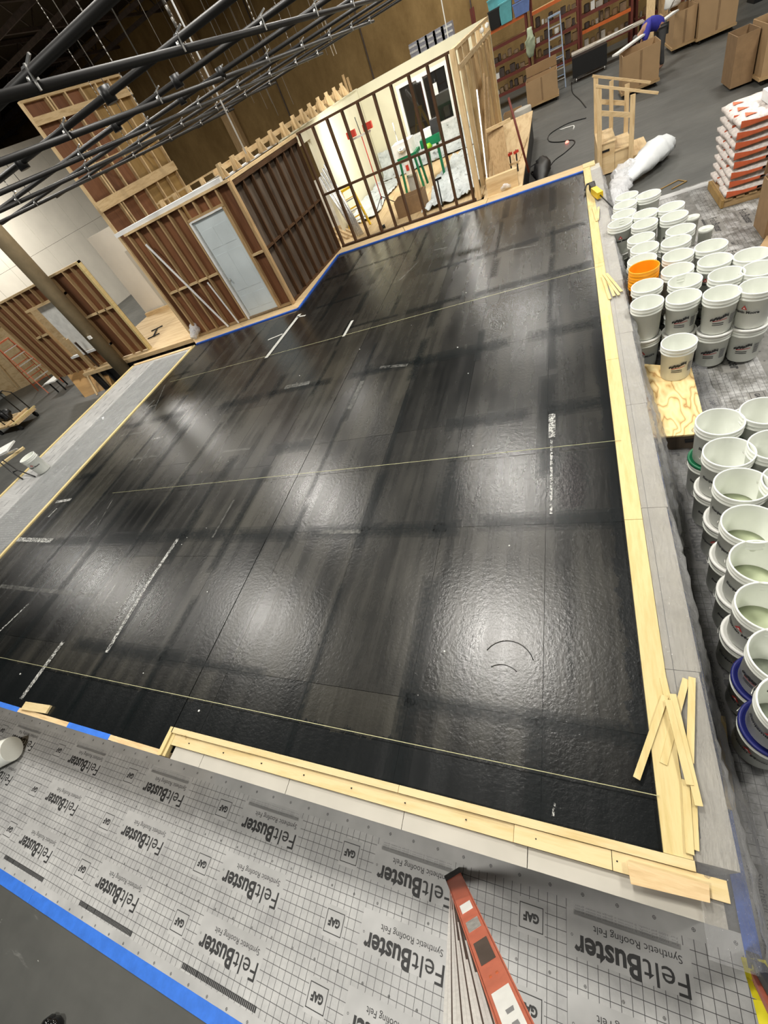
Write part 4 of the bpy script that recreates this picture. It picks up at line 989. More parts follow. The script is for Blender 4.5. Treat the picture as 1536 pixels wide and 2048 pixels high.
# second ladder at the lower right corner, with caution tape
f2 = Z(1506, 1918, .03); u2 = Z(1600, 2060, 1.5)
l2 = thing('ladder', 'second ladder with black rubber foot at the lower right corner of the frame', 'ladder', (f2.x, f2.y, 0))
M().beam(f2, f2.lerp(u2, .18), .05, .05).build('rubber_foot', 'rubber', l2); M().beam(f2.lerp(u2, .05) + Vector((.0, 0, .03)), u2, .04, .045).build('rail', 'black', l2)
M().beam(f2.lerp(u2, .1) - Vector((.02, .03, 0)), u2 - Vector((.02, .06, 0)), .03, .03).build('rail', 'fiberglass', l2)
pts = [Z(1490, 1915, .30), Z(1502, 1960, .38), Z(1515, 2000, .45), Z(1530, 2060, .5)]
m = M()
for k in range(3):
    a, b = pts[k], pts[k + 1]; w = Vector((.075, .015 * (-1) ** k, .02)); m.quad(a - w * .2, b - w * .2, b + w, a + w); 
    m.quad(a - w * .2 + Vector((0, 0, -.003)), a + w + Vector((0, 0, -.003)), b + w + Vector((0, 0, -.003)), b - w * .2 + Vector((0, 0, -.003)))
ct = m.build('caution_tape', 'yellow_tape'); tag(ct, 'loose yellow caution tape with dark letters at the lower right corner', 'tape')
for k, ch in enumerate('NO'):
    m = M(); add_text(m, ch, .06, 0, 0, 0, .004, width=.045); b = pts[k].lerp(pts[k + 1], .4)
    for v in m.v: v.x, v.y, v.z = b.x + v.x * .9, b.y + v.y * .9 + 0, b.z + .012 + v.x * .2
    m.build('tape_letter', 'ink', ct)
p = Z(110, 2030, .05)
m = M()
for k in range(5): m.lathe((p.x + rnd.uniform(-.05, .05), p.y - .05 + rnd.uniform(-.05, .03), 0), [(.05, 0), (.065, .03), (.05, .07), (.015, .09)], 12, True)
o = m.build('black_bag', 'black_gloss'); tag(o, 'small glossy black bag on the dark floor at the lower left', 'bag')

# ================================================================== NAIL GUN etc. on the far right ledge
p = Z(1192, 388, PZ + .05)
ng = thing('nail_gun', 'yellow and black nail gun resting on the far end of the kerb', 'nail gun', (p.x, p.y, PZ + .03))
M().beam((p.x - .03, p.y + .1, PZ + .09), (p.x + .05, p.y - .25, PZ + .09), .09, .09).build('housing', 'yellow', ng)
M().beam((p.x - .06, p.y + .35, PZ + .09), (p.x - .03, p.y + .1, PZ + .09), .07, .10).build('head', 'black', ng)
M().tube([(p.x - .16, p.y + .35, PZ + .06), (p.x - .12, p.y + .6, PZ + .06), (p.x - .0, p.y + .62, PZ + .06), (p.x + .0, p.y + .42, PZ + .06)], .016, 6).build('guard', 'black', ng)
M().tube([(p.x + .05, p.y - .25, PZ + .09), (p.x + .12, p.y - .5, PZ + .06), (p.x + .2, p.y - .8, PZ + .03)], .01, 6).build('hose', 'black', ng)

# bags of plastic
def blob(name, pts, rad, mat, label, cat, seed=1, amp=.25, n=14, sub_=5):
    q = random.Random(seed); m = M(); P = []
    K = len(pts)
    for k in range((K - 1) * sub_ + 1):
        i = min(k // sub_, K - 2); t = k / sub_ - i; P.append((Vector(pts[i]).lerp(Vector(pts[i + 1]), t), lerp(rad[i], rad[i + 1], t)))
    rings = []
    for k, (c, r) in enumerate(P):
        dd = (P[min(k + 1, len(P) - 1)][0] - P[max(k - 1, 0)][0]).normalized(); a = dd.cross(Vector((0, 0, 1))).normalized(); b = a.cross(dd)
        i = len(m.v)
        for j in range(n):
            t = 2 * math.pi * j / n; rr = r * (1 + q.uniform(-amp, amp)); v = c + a * math.cos(t) * rr + b * math.sin(t) * rr * .7; v.z = max(v.z, .01); m.v.append(v)
        rings.append(i)
    for w in range(len(rings) - 1):
        for j in range(n): m.f.append((rings[w] + j, rings[w] + (j + 1) % n, rings[w + 1] + (j + 1) % n, rings[w + 1] + j))
    m.f.append(tuple(rings[0] + j for j in reversed(range(n)))); m.f.append(tuple(rings[-1] + j for j in range(n))); m.smooth = True
    return tag(m.build(name, mat), label, cat)
blob('plastic_bag', [(1.12, 11.3, .14), (1.32, 11.6, .22), (1.58, 11.95, .26), (1.78, 12.35, .24), (1.9, 12.6, .15)], [.08, .20, .27, .27, .20], 'fabric_white', 'large crumpled white plastic bag on the floor behind the far buckets', 'bag', 3, .16)
blob('plastic_film', [(.95, 11.3, .1), (1.1, 11.7, .2), (1.2, 12.0, .15)], [.12, .25, .1], 'film', 'small heap of clear film between ledge end and white bag', 'film', 5, .3)
blob('plastic_film', [(.75, 9.6, .1), (.85, 10.4, .25), (.95, 11.0, .2), (1.0, 11.3, .1)], [.08, .16, .2, .1], 'film', 'clear film bunched at the far end of the ledge', 'film', 8, .3)

# ================================================================== STAIRS
st = thing('step_unit', 'plywood three-step stair unit with pine handrails on the grey floor', 'stairs', (1.1, 13.2, 0))
x0, y0s, y1s = .62, 12.55, 13.65
for k, (xa, xb, zz) in enumerate(((x0, x0 + .34, .60), (x0 + .34, x0 + .66, .40), (x0 + .66, x0 + .98, .20))):
    M().box(xa, y0s, zz - .02, xb + .02, y1s, zz).build('tread', 'plywood', st)
    M().box(xa + .005, y0s + .01, .03, xb, y0s + .03, zz - .02).build('side_panel', 'plywood_x', st); M().box(xa + .005, y1s - .03, .03, xb, y1s - .01, zz - .02).build('side_panel', 'plywood_x', st)
    M().box(xb - .02, y0s + .03, zz - .2, xb, y1s - .03, zz - .02).build('riser', 'plywood', st)
M().box(x0, y0s + .02, .03, x0 + .02, y1s - .02, .58).build('back_panel', 'plywood', st)
M().box(x0 + .10, y0s + .002, .44, x0 + .24, y0s + .012, .48).build('hand_hole', 'black', st)
for yv, nm in ((y0s - .03, 'near'), (y1s + .03, 'rear')):
    M().box(x0 + .0, yv - .02, .0 if nm == 'near' else .05, x0 + .09, yv + .02, 1.56).build('post', 'pine_z', st)
    M().box(x0 + .60, yv - .02, .0 if nm == 'near' else .05, x0 + .69, yv + .02, 1.23).build('post', 'pine_z', st)
    M().beam((x0 - .02, yv, 1.60), (x0 + 1.08, yv, 1.09), .05, .04, (0, 0, 1)).build('handrail', 'pine_x', st)
    M().beam((x0 + .05, yv, 1.15), (x0 + .66, yv, .90), .034, .08, (0, 0, 1)).build('mid_rail', 'pine_x', st)
M().box(x0 + .3, y1s - .05, .4, x0 + .38, y1s - .01, 1.4).build('post', 'pine_z', st)


# ================================================================== PALLET OF BAGS
pa = thing('pallet', 'wooden pallet under the stack of red and white bags', 'pallet', (2.8, 9.5, 0))
for y in (9.02, 9.45, 9.88): M().box(2.24, y, .006, 3.4, y + .09, .10).build('bearer', 'tan_x', pa)
for k in range(8): M().box(2.24 + k * .15, 9.0, .102, 2.34 + k * .15, 9.98, .122).build('deck_slat', 'tan_y', pa)
M().box(2.2, 9.0, .012, 2.236, 9.98, .122).build('side_board', 'luan_gold', pa)
def bag(x, y, z, lx, ly, lz, label, i):
    q = random.Random(i); m = M(); nx, ny = 8, 6
    def P(u, v, s):
        a, b = abs(2 * u - 1), abs(2 * v - 1); e = (1 - a ** 5) * (1 - b ** 5)
        return Vector((x + (u - .5) * lx, y + (v - .5) * ly, z + lz * .5 + s * lz * .5 * (.35 + .65 * e) + q.uniform(-.004, .004)))
    for s in (1, -1):
        i0 = len(m.v)
        for j in range(ny + 1):
            for k in range(nx + 1): m.v.append(P(k / nx, j / ny, s))
        for j in range(ny):
            for k in range(nx):
                a = i0 + j * (nx + 1) + k; f = (a, a + 1, a + nx + 2, a + nx + 1); m.f.append(f if s > 0 else f[::-1])
    N = (nx + 1) * (ny + 1); per = [k for k in range(nx + 1)] + [nx + (nx + 1) * j for j in range(1, ny + 1)] + [ny * (nx + 1) + k for k in reversed(range(nx))] + [(nx + 1) * j for j in reversed(range(1, ny))]
    for a, b in zip(per, per[1:] + per[:1]): m.f.append((N + a, N + b, b, a))
    m.smooth = True
    t = thing('cement_bag', label, 'bag', (x, y, z), 'bags stacked on the pallet'); m.build('sack', 'bagwhite', t)
    # red printed wedge on the near side and end
    ys = y - ly / 2 - .003
    ys -= .004
    M().quad((x - lx * .46, ys, z + lz * .12), (x + lx * .20, ys, z + lz * .30), (x + lx * .42, ys, z + lz * .55), (x - lx * .1, ys, z + lz * .60), (x - lx * .46, ys, z + lz * .88)).build('red_wedge', 'bagred', t)
    M().quad((x - lx * .46, ys - .001, z + lz * .12), (x + lx * .46, ys - .001, z + lz * .20), (x + lx * .46, ys - .001, z + lz * .30), (x - lx * .46, ys - .001, z + lz * .20)).build('dark_stripe', 'luan', t)
    M().quad((x + lx * .22, ys, z + lz * .25), (x + lx * .33, ys, z + lz * .28), (x + lx * .34, ys, z + lz * .55), (x + lx * .23, ys, z + lz * .55)).build('dark_stamp', 'ink', t)
    M().quad((x - lx * .35, y - ly * .3, z + lz + .004), (x - lx * .1, y - ly * .3, z + lz + .004), (x - lx * .3, y + ly * .2, z + lz + .004)).build('red_mark', 'bagred', t)
    return t
def desc_(k): return ['lowest', 'second', 'third', 'fourth', 'fifth', 'sixth', 'seventh', 'topmost'][k]
i = 0
for lay in range(8):
    for cx_ in (2.52, 3.08):
        for cy_ in (9.2, 9.58, 9.92)[:3]:
            if cx_ > 3 and cy_ > 9.3 and lay < 7: continue
            bag(cx_ + rnd.uniform(-.02, .02), cy_ + rnd.uniform(-.015, .015), .124 + lay * .123, .55, .37, .125, 'red and white cement bag, %s layer from the pallet, %s' % (desc_(lay), ('left stack, ' if cx_ < 3 else 'right stack, ') + {9.2: 'facing the buckets', 9.58: 'in the middle', 9.92: 'at the back'}[cy_]), i); i += 1
o = M().box(2.62, 9.1, 1.115, 3.2, 9.6, 1.235).build('foam_block', 'fabric_white'); tag(o, 'pale grey foam block lying on top of the bag stack', 'block')
# carton in front of pallet
def carton(name, x0, y0, x1, y1, z0, z1, label, mat='cardboard', flaps=True, open_top=True, dolly=False, parent_cat='carton'):
    t = thing(name, label, parent_cat, ((x0 + x1) / 2, (y0 + y1) / 2, z0 if not dolly else 0))
    w = .012
    M().box(x0, y0, z0, x1, y0 + w, z1).build('side_panel', mat, t); M().box(x0, y1 - w, z0, x1, y1, z1).build('side_panel', mat, t)
    M().box(x0, y0 + w, z0, x0 + w, y1 - w, z1).build('side_panel', mat, t); M().box(x1 - w, y0 + w, z0, x1, y1 - w, z1).build('side_panel', mat, t)
    M().box(x0 + w, y0 + w, z0, x1 - w, y1 - w, z0 + w).build('bottom_panel', mat, t)
    M().box((x0 + x1) / 2 - .03, y0 - .002, z0 + .02, (x0 + x1) / 2 + .03, y0, z1 - .02).build('tape_band', 'cardboard_dark', t)
    if flaps:
        M().beam((x0, y1, z1 + .16), (x1, y1 + .0, z1 + .16), .012, .30, (0, -.25, 1)).build('flap', mat, t)
    if dolly:
        M().box(x0 - .03, y0 - .03, z0 - .06, x1 + .03, y1 + .03, z0 - .002).build('dolly_board', 'tan_x', t)
        for a in (x0 + .08, x1 - .08):
            for b in (y0 + .08, y1 - .08): M().tube([(a - .02, b, .05), (a + .02, b, .05)], .05, 10).build('caster', 'rubber', t)
    return t
carton('carton', 2.42, 7.6, 3.1, 8.1, .01, .62, 'cardboard carton standing before the bag pallet at the right edge', 'cardboard_dark')
o = M().prism([(2.3, 7.3), (3.0, 6.9), (3.2, 7.3), (2.5, 7.7)], .03, .045).build('cardboard_flap', 'cardboard'); tag(o, 'loose cardboard flap lying before the pallet carton', 'cardboard')
blob('paper_scrap', [(2.75, 7.0, .12), (2.9, 7.1, .15), (3.05, 7.0, .12)], [.05, .13, .06], 'paper', 'crumpled white paper on the loose cardboard flap', 'paper', 12, .35)
# dirt-gold frame by far buckets
o = M().tube([(1.5, 10.62, .01), (1.9, 10.85, .01), (2.0, 10.65, .01), (1.75, 10.5, .01)], .012, 5).build('gold_cord', 'luan_gold'); tag(o, 'thin gold cord lying on the floor behind the far buckets', 'cord')

# far cartons and dollies
carton('carton', -1.25, 23.2, -.15, 24.2, .16, .85, 'open cardboard carton on a dolly in front of the shelving, left', dolly=True)
carton('carton', 1.62, 18.9, 2.55, 20.0, .16, .95, 'cardboard carton on a dolly in front of the bending person', dolly=True, flaps=False)
carton('carton', 3.35, 22.3, 3.95, 23.8, .16, .95, 'narrow cardboard carton left of the tallest carton', dolly=True, flaps=False)
carton('carton', 3.98, 22.0, 4.95, 23.4, .16, 1.42, 'tallest cardboard carton with open flap, top right', dolly=True)
carton('carton', 3.55, 15.4, 3.95, 16.3, .05, .92, 'narrow cardboard carton at the right, leaning against its neighbour', 'cardboard_dark', dolly=False, flaps=False)
carton('carton', 3.98, 14.9, 5.1, 16.2, .16, .98, 'wide cardboard carton at the right frame edge holding plastic', dolly=True, flaps=False)
blob('plastic_film', [(4.1, 15.2, 1.0), (4.5, 15.5, 1.15), (4.9, 15.8, 1.0)], [.12, .35, .25], 'milky_plastic', 'milky plastic bunched on top of the wide right carton', 'film', 21, .25)
carton('carton', -2.1, 22.3, -1.45, 22.9, .02, .35, 'shallow carton with papers beside the left carton', flaps=False)
o = M().lathe((-1.35, 21.6, 0), [(.28, 0), (.3, .1), (.3, .42), (.28, .44)], 26, True).build('round_drum', 'drywall'); tag(o, 'low round drum with pale lid behind the deck end', 'drum')

# shelving racks
def rack(x0, x1, y, levels, beams, label, depth=.8):
    t = thing('shelving_rack', label, 'shelving', ((x0 + x1) / 2, y, 0))
    for x in (x0, x1):
        for yy in (y, y + depth): M().box(x - .04, yy - .04, 0, x + .04, yy + .04, 3.4).build('upright', 'darkred', t)
    for z, mt in zip(levels, beams):
        M().box(x0 + .04, y - .03, z - .10, x1 - .04, y + .02, z).build('beam', mt, t)
        M().box(x0, y + .02, z - .04, x1, y + depth, z - .01).build('shelf', 'tan_x', t)
    return t
racks = [(-3.2, -1.2, 26.6, (.5, 1.0, 1.5, 2.0, 2.5), ('darkred',) * 4 + ('orangebeam',)), (-1.0, .7, 26.9, (.55, 1.0, 1.45, 1.9, 2.4), ('darkred', 'darkred', 'darkred', 'darkred', 'orangebeam')),
         (.8, 2.6, 27.1, (.6, 1.15, 1.6, 2.1), ('darkred', 'orangebeam', 'darkred', 'darkred')), (2.8, 4.6, 27.4, (.7, 1.3, 1.9), ('darkred', 'orangebeam', 'darkred'))]
kinds = 0
for ri, (a, b, y, lv, bm_) in enumerate(racks):
    rack(a, b, y, lv, bm_, ['dark red shelving rack with blue bins, leftmost', 'dark red shelving rack behind the green bundle', 'shelving rack with a bright orange beam', 'rightmost shelving rack behind the tall carton'][ri])
    for z in lv:
        x = a + .12
        while x < b - .2:
            w = rnd.uniform(.10, .24); h = rnd.uniform(.10, .30); c = rnd.choice(['clutter_a', 'clutter_b', 'clutter_c', 'clutter_c', 'clutter_a', 'cardboard_dark', 'bucket_lid' if rnd.random() < .35 else 'clutter_a'])
            if z >= 2.4 or (ri == 0 and z >= 2): x += w + .1; continue
            if rnd.random() < .5: m = M().lathe((x + w / 2, y + .25, z), [(w * .42, 0), (w * .45, h * .1), (w * .45, h * .9), (w * .3, h)], 12, True); nm, lb = 'shelf_tin', 'small tin or jar on the dim shelving racks'
            else: m = M().box(x, y + .1, z, x + w, y + .45, z + h); nm, lb = 'shelf_box', 'small box on the dim shelving racks'
            o = m.build(nm, c); tag(o, lb, nm.split('_')[1], 'clutter on the shelving racks'); o.location.z += .002; x += w + rnd.uniform(.01, .06)
def bin_(x, y, z, w, d, h, mat, label):
    t = thing('storage_bin', label, 'bin', (x, y, z)); m = M().hexa([(x - w * .42, y - d * .42, z), (x + w * .42, y - d * .42, z), (x + w * .42, y + d * .42, z), (x - w * .42, y + d * .42, z)], [(x - w / 2, y - d / 2, z + h), (x + w / 2, y - d / 2, z + h), (x + w / 2, y + d / 2, z + h), (x - w / 2, y + d / 2, z + h)]); m.build('tub', mat, t)
    M().box(x - w / 2 - .02, y - d / 2 - .02, z + h - .0, x + w / 2 + .02, y + d / 2 + .02, z + h + .04).build('rim', mat, t)
for (px, py, w, h, mt, lb) in ((1015, 50, .5, .55, 'teal', 'teal storage bin in front on the left rack'), (1045, 32, .62, .34, 'bluebin', 'blue storage bin on the left rack, lower of two'), (993, 62, .45, .5, 'black', 'dark storage bin on the left rack end')):
    q = Y(px, py, 26.7); bin_(q.x, 26.7, 2.5, w, .5, h, mt, lb)
q = Y(1000, 20, 27.0); bin_(q.x, 27.2, 2.5, .9, .4, .8, 'teal', 'large pale teal bin standing behind the front bins')
q = Y(1045, 12, 26.7); bin_(q.x, 26.7, 2.90, .62, .5, .34, 'bluebin', 'blue storage bin on the left rack, upper of two')
# blue stepladder by the racks
def sladder(name, x, y, z, h, w, spread, mat, label, steps=5, ang=0, treadmat='alu'):
    t = thing(name, label, 'ladder', (x, y, z)); ca, sa = math.cos(ang), math.sin(ang)
    def P(u, v, zz): return (x + u * ca - v * sa, y + u * sa + v * ca, z + zz)
    for s in (-1, 1):
        M().beam(P(s * w / 2, -spread / 2, 0), P(s * w * .36, 0, h), .035, .07).build('front_rail', mat, t)
        M().beam(P(s * w / 2, spread / 2, 0), P(s * w * .36, 0, h), .03, .05).build('rear_rail', mat, t)
    for k in range(1, steps + 1):
        f_ = k / (steps + 1); ww = lerp(w, w * .72, f_); yy = -spread / 2 * (1 - f_)
        M().box(0, 0, 0, 1, 1, 1)
        M().beam(P(-ww / 2, yy, h * f_), P(ww / 2, yy, h * f_), .09, .025).build('tread', treadmat, t)
        M().beam(P(-ww / 2, -yy, h * f_), P(ww / 2, -yy, h * f_), .02, .03).build('rear_brace', mat, t)
    M().beam(P(-w * .4, 0, h), P(w * .4, 0, h), .16, .05).build('top_cap', mat, t); return t
plain('paleblue', (.30, .38, .50), .4)
sladder('stepladder', -.15, 25.4, 0, 2.1, .55, .9, 'paleblue', 'pale blue stepladder standing before the shelving racks', 6)
# green bundle
blob('cloth_bundle', [(-1.12, 26.55, 1.2), (-1.1, 26.5, 1.7), (-1.08, 26.5, 2.05)], [.12, .2, .12], 'cloth_green', 'pale green strapping bundle hanging by the racks', 'bundle', 31, .25)
# work table and lumber
wt = thing('work_table', 'long work table strewn with papers beneath the orange beam', 'table', (1.6, 26.0, 0))
M().box(.4, 25.7, .70, 2.9, 26.4, .75).build('table_top', 'clutter_b', wt)
for a in (.5, 2.8):
    for b in (25.8, 26.3): M().box(a, b, 0, a + .06, b + .06, .7).build('leg', 'black', wt)
for k in range(8): o = M().prism([(1.3 + k * .15, 25.8), (1.48 + k * .15, 25.82), (1.5 + k * .15, 26.05), (1.3 + k * .15, 26.0)], .755 + k * .003, .758 + k * .003).build('paper_sheet', 'paper'); tag(o, 'loose paper sheet on the far work table', 'paper', 'papers on the work table')
for i, (x, lab) in enumerate(((3.1, 'tall pale board leaning at the end of the racks'), (3.3, 'tan board leaning behind the tall pale board'))):
    o = M().beam((x + .25 * i, 25.9 + .5 * i, 0), (x + .1 + .25 * i, 26.9 + .4 * i, 2.9), .28, .05, (0, 1, 0)).build('leaning_board', 'pine_z' if i == 0 else 'tan_z'); tag(o, lab, 'board')
for i in range(9):
    x = 3.6 + i * .16; o = M().beam((x, 25.4 + rnd.uniform(0, .3), .5), (x + rnd.uniform(-.2, .3), 26.2, 1.5 + rnd.uniform(-.1, .6)), .05, .05).build('lumber_piece', rnd.choice(['tan_z', 'pine_z', 'clutter_c', 'clutter_b'])); tag(o, 'stick of scrap lumber in the bundle behind the bending person', 'stick', 'scrap lumber bundle')
cb = thing('scrap_bin', 'wooden bin holding scrap lumber behind the bending person', 'bin', (4.1, 25.6, 0)); M().box(3.4, 25.2, 0, 5.1, 26.1, .06).build('base', 'tan_x', cb); M().box(3.4, 25.2, .06, 5.1, 25.24, .7).build('front', 'cardboard', cb); M().box(3.4, 25.24, .06, 3.44, 26.1, .7).build('side', 'cardboard', cb)
# chairs and junk atop cartons
ch = thing('folded_chair', 'white folded chair lying on the cartons at the top right', 'chair', (3.6, 23, 1))
M().lathe((3.45, 23.6, 1.0), [(.22, 0), (.24, .05), (.2, .45), (.1, .5)], 14, True).build('seat_shell', 'bucket_lid', ch); M().tube([(3.3, 23.2, .97), (3.5, 23.2, 1.3), (3.8, 23.2, 1.3), (3.9, 23.2, .97)], .02, 6).build('leg_frame', 'steel', ch)
blob('cloth_bundle', [(4.0, 24.0, 1.3), (4.1, 24.2, 1.6), (4.2, 24.5, 1.6)], [.15, .25, .12], 'denim' if False else 'bluebin', 'blue cloth bundle behind the tallest carton', 'bundle', 41, .2)
# white plank by the person, on two cartons
o = M().beam((1.45, 19.3, 1.02), (3.35, 22.2, 1.02), .18, .04).build('white_plank', 'paper'); tag(o, 'white plank lying across the carton beside the bending person', 'plank')
# rolling rack and dark curtain top right
rk = thing('garment_rack', 'steel rolling rack at the far top right', 'rack', (5.2, 25.4, 0))
for a in (4.9, 5.5):
    M().tube([(a, 25.4, .1), (a, 25.4, 1.5)], .02, 6).build('post', 'steel', rk); M().tube([(a - .02, 25.4, .05), (a + .02, 25.4, .05)], .05, 8).build('caster', 'rubber', rk)
M().tube([(4.9, 25.4, .45), (5.5, 25.4, .45)], .02, 6).build('rail', 'steel', rk); M().tube([(4.9, 25.4, 1.5), (5.5, 25.4, 1.5)], .02, 6).build('rail', 'steel', rk)
ck = thing('dark_cabinet', 'black cabinet standing at the top right frame edge', 'cabinet', (6.6, 25, 0)); M().box(6.0, 24.7, 0, 7.2, 25.6, 1.7).build('body', 'black', ck); M().box(6.04, 24.68, .1, 6.58, 24.7, 1.6).build('door', 'grey_dark', ck); M().box(6.62, 24.68, .1, 7.16, 24.7, 1.6).build('door', 'grey_dark', ck)
# black workbench below blue ladder
wb = thing('tool_cart', 'black tool cart with silver caster beside the pale blue stepladder', 'cart', (.9, 25, 0)); M().box(.4, 24.9, .15, 1.6, 25.5, .72).build('body', 'black', wb)
for a in (.5, 1.5): M().tube([(a, 24.95, .07), (a + .04, 24.95, .07)], .07, 10).build('caster', 'steel', wb)
# person bending over
def skin(name, pts, edges, rad, mat, parent, root=0, lv=2):
    me = bpy.data.meshes.new(name); base = parent.location
    me.from_pydata([Vector(p) - base for p in pts], edges, []); me.update(); me.materials.append(MATS[mat])
    o = bpy.data.objects.new(name, me); COL.objects.link(o); o.parent = parent
    md = o.modifiers.new('s', 'SKIN'); 
    for i, r in enumerate(rad): 
        me.skin_vertices[0].data[i].radius = (r, r) if isinstance(r, (int, float)) else r
        me.skin_vertices[0].data[i].use_root = (i == root)
    ss = o.modifiers.new('u', 'SUBSURF'); ss.levels = lv; ss.render_levels = lv
    bpy.context.view_layer.update()
    dg = bpy.context.evaluated_depsgraph_get(); nm = bpy.data.meshes.new_from_object(o.evaluated_get(dg)); o.modifiers.clear(); o.data = nm
    if not nm.materials: nm.materials.append(MATS[mat])
    nm.polygons.foreach_set('use_smooth', [True] * len(nm.polygons)); return o
px_, py_ = 2.85, 20.9
pe = thing('person', 'person in a blue shirt bending forward over the carton, head down', 'person', (px_, py_, 0))
hip = Vector((px_, py_, .98))
def R3(dx, dy, z): return (px_ + dx, py_ + dy, z)
pts = [R3(0, 0, .98), R3(-.18, -.05, 1.12), R3(-.38, -.1, 1.16), R3(-.52, -.14, 1.12), R3(-.62, -.16, 1.04), R3(-.72, -.18, .96),
       R3(-.02, .12, .92), R3(-.03, .13, .5), R3(.03, .13, .10), R3(-.12, .13, .06), R3(-.02, -.12, .92), R3(-.03, -.13, .5), R3(.03, -.13, .10), R3(-.12, -.13, .06),
       R3(-.45, .12, 1.08), R3(-.50, .18, .86), R3(-.62, .14, .68), R3(-.68, .12, .60), R3(-.45, -.34, 1.06), R3(-.52, -.38, .86), R3(-.64, -.34, .68), R3(-.70, -.32, .60)]
ed = [(0, 1), (1, 2), (2, 3), (3, 4), (4, 5), (0, 6), (6, 7), (7, 8), (8, 9), (0, 10), (10, 11), (11, 12), (12, 13), (3, 14), (14, 15), (15, 16), (16, 17), (3, 18), (18, 19), (19, 20), (20, 21)]
rd = [.14, .15, .17, .14, .06, .095, .10, .065, .045, .045, .10, .065, .045, .045, .07, .05, .035, .03, .07, .05, .035, .03]
skin('body', pts, ed, rd, 'skin', pe)
skin('shirt', [pts[i] for i in (0, 1, 2, 3, 14, 15, 18, 19)], [(0, 1), (1, 2), (2, 3), (3, 4), (4, 5), (3, 6), (6, 7)], [.165, .18, .20, .16, .095, .075, .095, .075], 'shirt', pe)
skin('trousers', [pts[i] for i in (0, 6, 7, 8, 10, 11, 12)], [(0, 1), (1, 2), (2, 3), (0, 4), (4, 5), (5, 6)], [.155, .12, .085, .065, .12, .085, .065], 'denim', pe)
skin('hair', [R3(-.68, -.17, 1.04), R3(-.74, -.18, 1.0), R3(-.78, -.18, .95)], [(0, 1), (1, 2)], [.08, .10, .08], 'hair', pe)
# face: nose, eyes, mouth on the downward side, and fingers
M().lathe(R3(-.70, -.18, .855), [(.006, 0), (.014, .012), (.01, .03)], 8, True).build('nose', 'skin', pe)
for s in (-.035, .035): M().lathe(R3(-.735, -.18 + s, .875), [(.008, 0), (.008, .01)], 8, True).build('eye', 'black', pe)
M().box(px_ - .655, py_ - .205, .868, px_ - .645, py_ - .155, .878).build('mouth', 'red', pe)
for (hx, hy) in ((-.68, .12), (-.70, -.32)):
    for k in range(5):
        o_ = (k - 2) * .016
        M().tube([R3(hx, hy + o_, .60), R3(hx - .015, hy + o_ * 1.3, .555 - (.006 if k == 2 else 0)), R3(hx - .005, hy + o_ * 1.3, .53 + (.02 if k in (0, 4) else 0))], [.009, .008, .006], 6).build('finger', 'skin', pe)

# cables on the floor
def floorpath(pl, z=.012): return [Z(a, b, z) for a, b in pl]
def cable(pl, r, mat, label, name='floor_cable'):
    P = floorpath(pl); Q = []
    for k in range(len(P) - 1):
        p0, p1, p2, p3 = P[max(k - 1, 0)], P[k], P[k + 1], P[min(k + 2, len(P) - 1)]
        for j in range(5):
            t = j / 5; Q.append(.5 * ((2 * p1) + (-p0 + p2) * t + (2 * p0 - 5 * p1 + 4 * p2 - p3) * t * t + (-p0 + 3 * p1 - 3 * p2 + p3) * t ** 3))
    Q.append(P[-1]); o = M().tube(Q, r, 6).build(name, mat); return tag(o, label, 'cable')
cable([(1172, 236), (1135, 247), (1100, 268), (1098, 282), (1118, 284), (1145, 280), (1148, 288), (1130, 305), (1105, 325), (1087, 360)], .014, 'black', 'black cable snaking over the floor between deck and steps')
cable([(1143, 165), (1145, 185), (1160, 200), (1172, 215)], .014, 'black', 'black cable running from the tool cart to the steps')
cable([(1120, 260), (1146, 252), (1147, 258)], .02, 'paper', 'short white bent strip lying on the floor beside the black cable')
q = Z(1134, 285, .02); o = M().lathe((q.x, q.y, .01), [(.05, 0), (.05, .03), (.02, .05)], 10, True).build('red_plug', 'red_led'); tag(o, 'small glowing red plug on the floor cable', 'plug')
cable([(1060, 335), (1075, 325), (1085, 328), (1078, 340), (1062, 345), (1072, 352), (1088, 350)], .014, 'black', 'coiled black cable at the right end of the deck')
# clutter at the right end of the deck
def dz(px, py, z=PZ): return Z(px, py, z)
q = dz(1003, 300); t = thing('wooden_box', 'brown wooden box with dark slot standing on the deck end', 'box', (q.x, q.y, PZ)); M().box(q.x - .1, q.y - .2, PZ, q.x + .10, q.y + .15, PZ + .42).build('box_body', 'hardboard', t); M().box(q.x + .10, q.y - .05, PZ + .15, q.x + .105, q.y + .02, PZ + .32).build('slot', 'black', t)
q = dz(1010, 368); o = M().beam((q.x, q.y - .1, PZ + .01), (q.x - .08, q.y + .3, PZ + .95), .34, .03, (0, 1, 0)).build('knotty_board', 'tan_z'); tag(o, 'broad knotty board leaning by the end post', 'board')
o = M().beam((q.x - .25, q.y + .2, PZ + 1.0), (q.x + .25, q.y + .32, PZ + 1.0), .05, .06).build('pale_batten', 'pine_x'); tag(o, 'pale batten resting on the knotty board', 'batten')
q = dz(988, 385); t = M().lathe((q.x, q.y, PZ + .001), [(.09, 0), (.1, .02), (.115, .2), (.12, .2), (.11, .03), (.0005, .02)], 20).build('white_pail', 'bucket'); tag(t, 'small white pail on the deck by the end post', 'pail')
q = dz(1012, 380); blob('rag', [(q.x - .1, q.y, PZ + .05), (q.x, q.y, PZ + .08), (q.x + .12, q.y, PZ + .05)], [.05, .09, .05], 'film', 'clear and red scrap of film beside the white pail', 'rag', 51, .3)
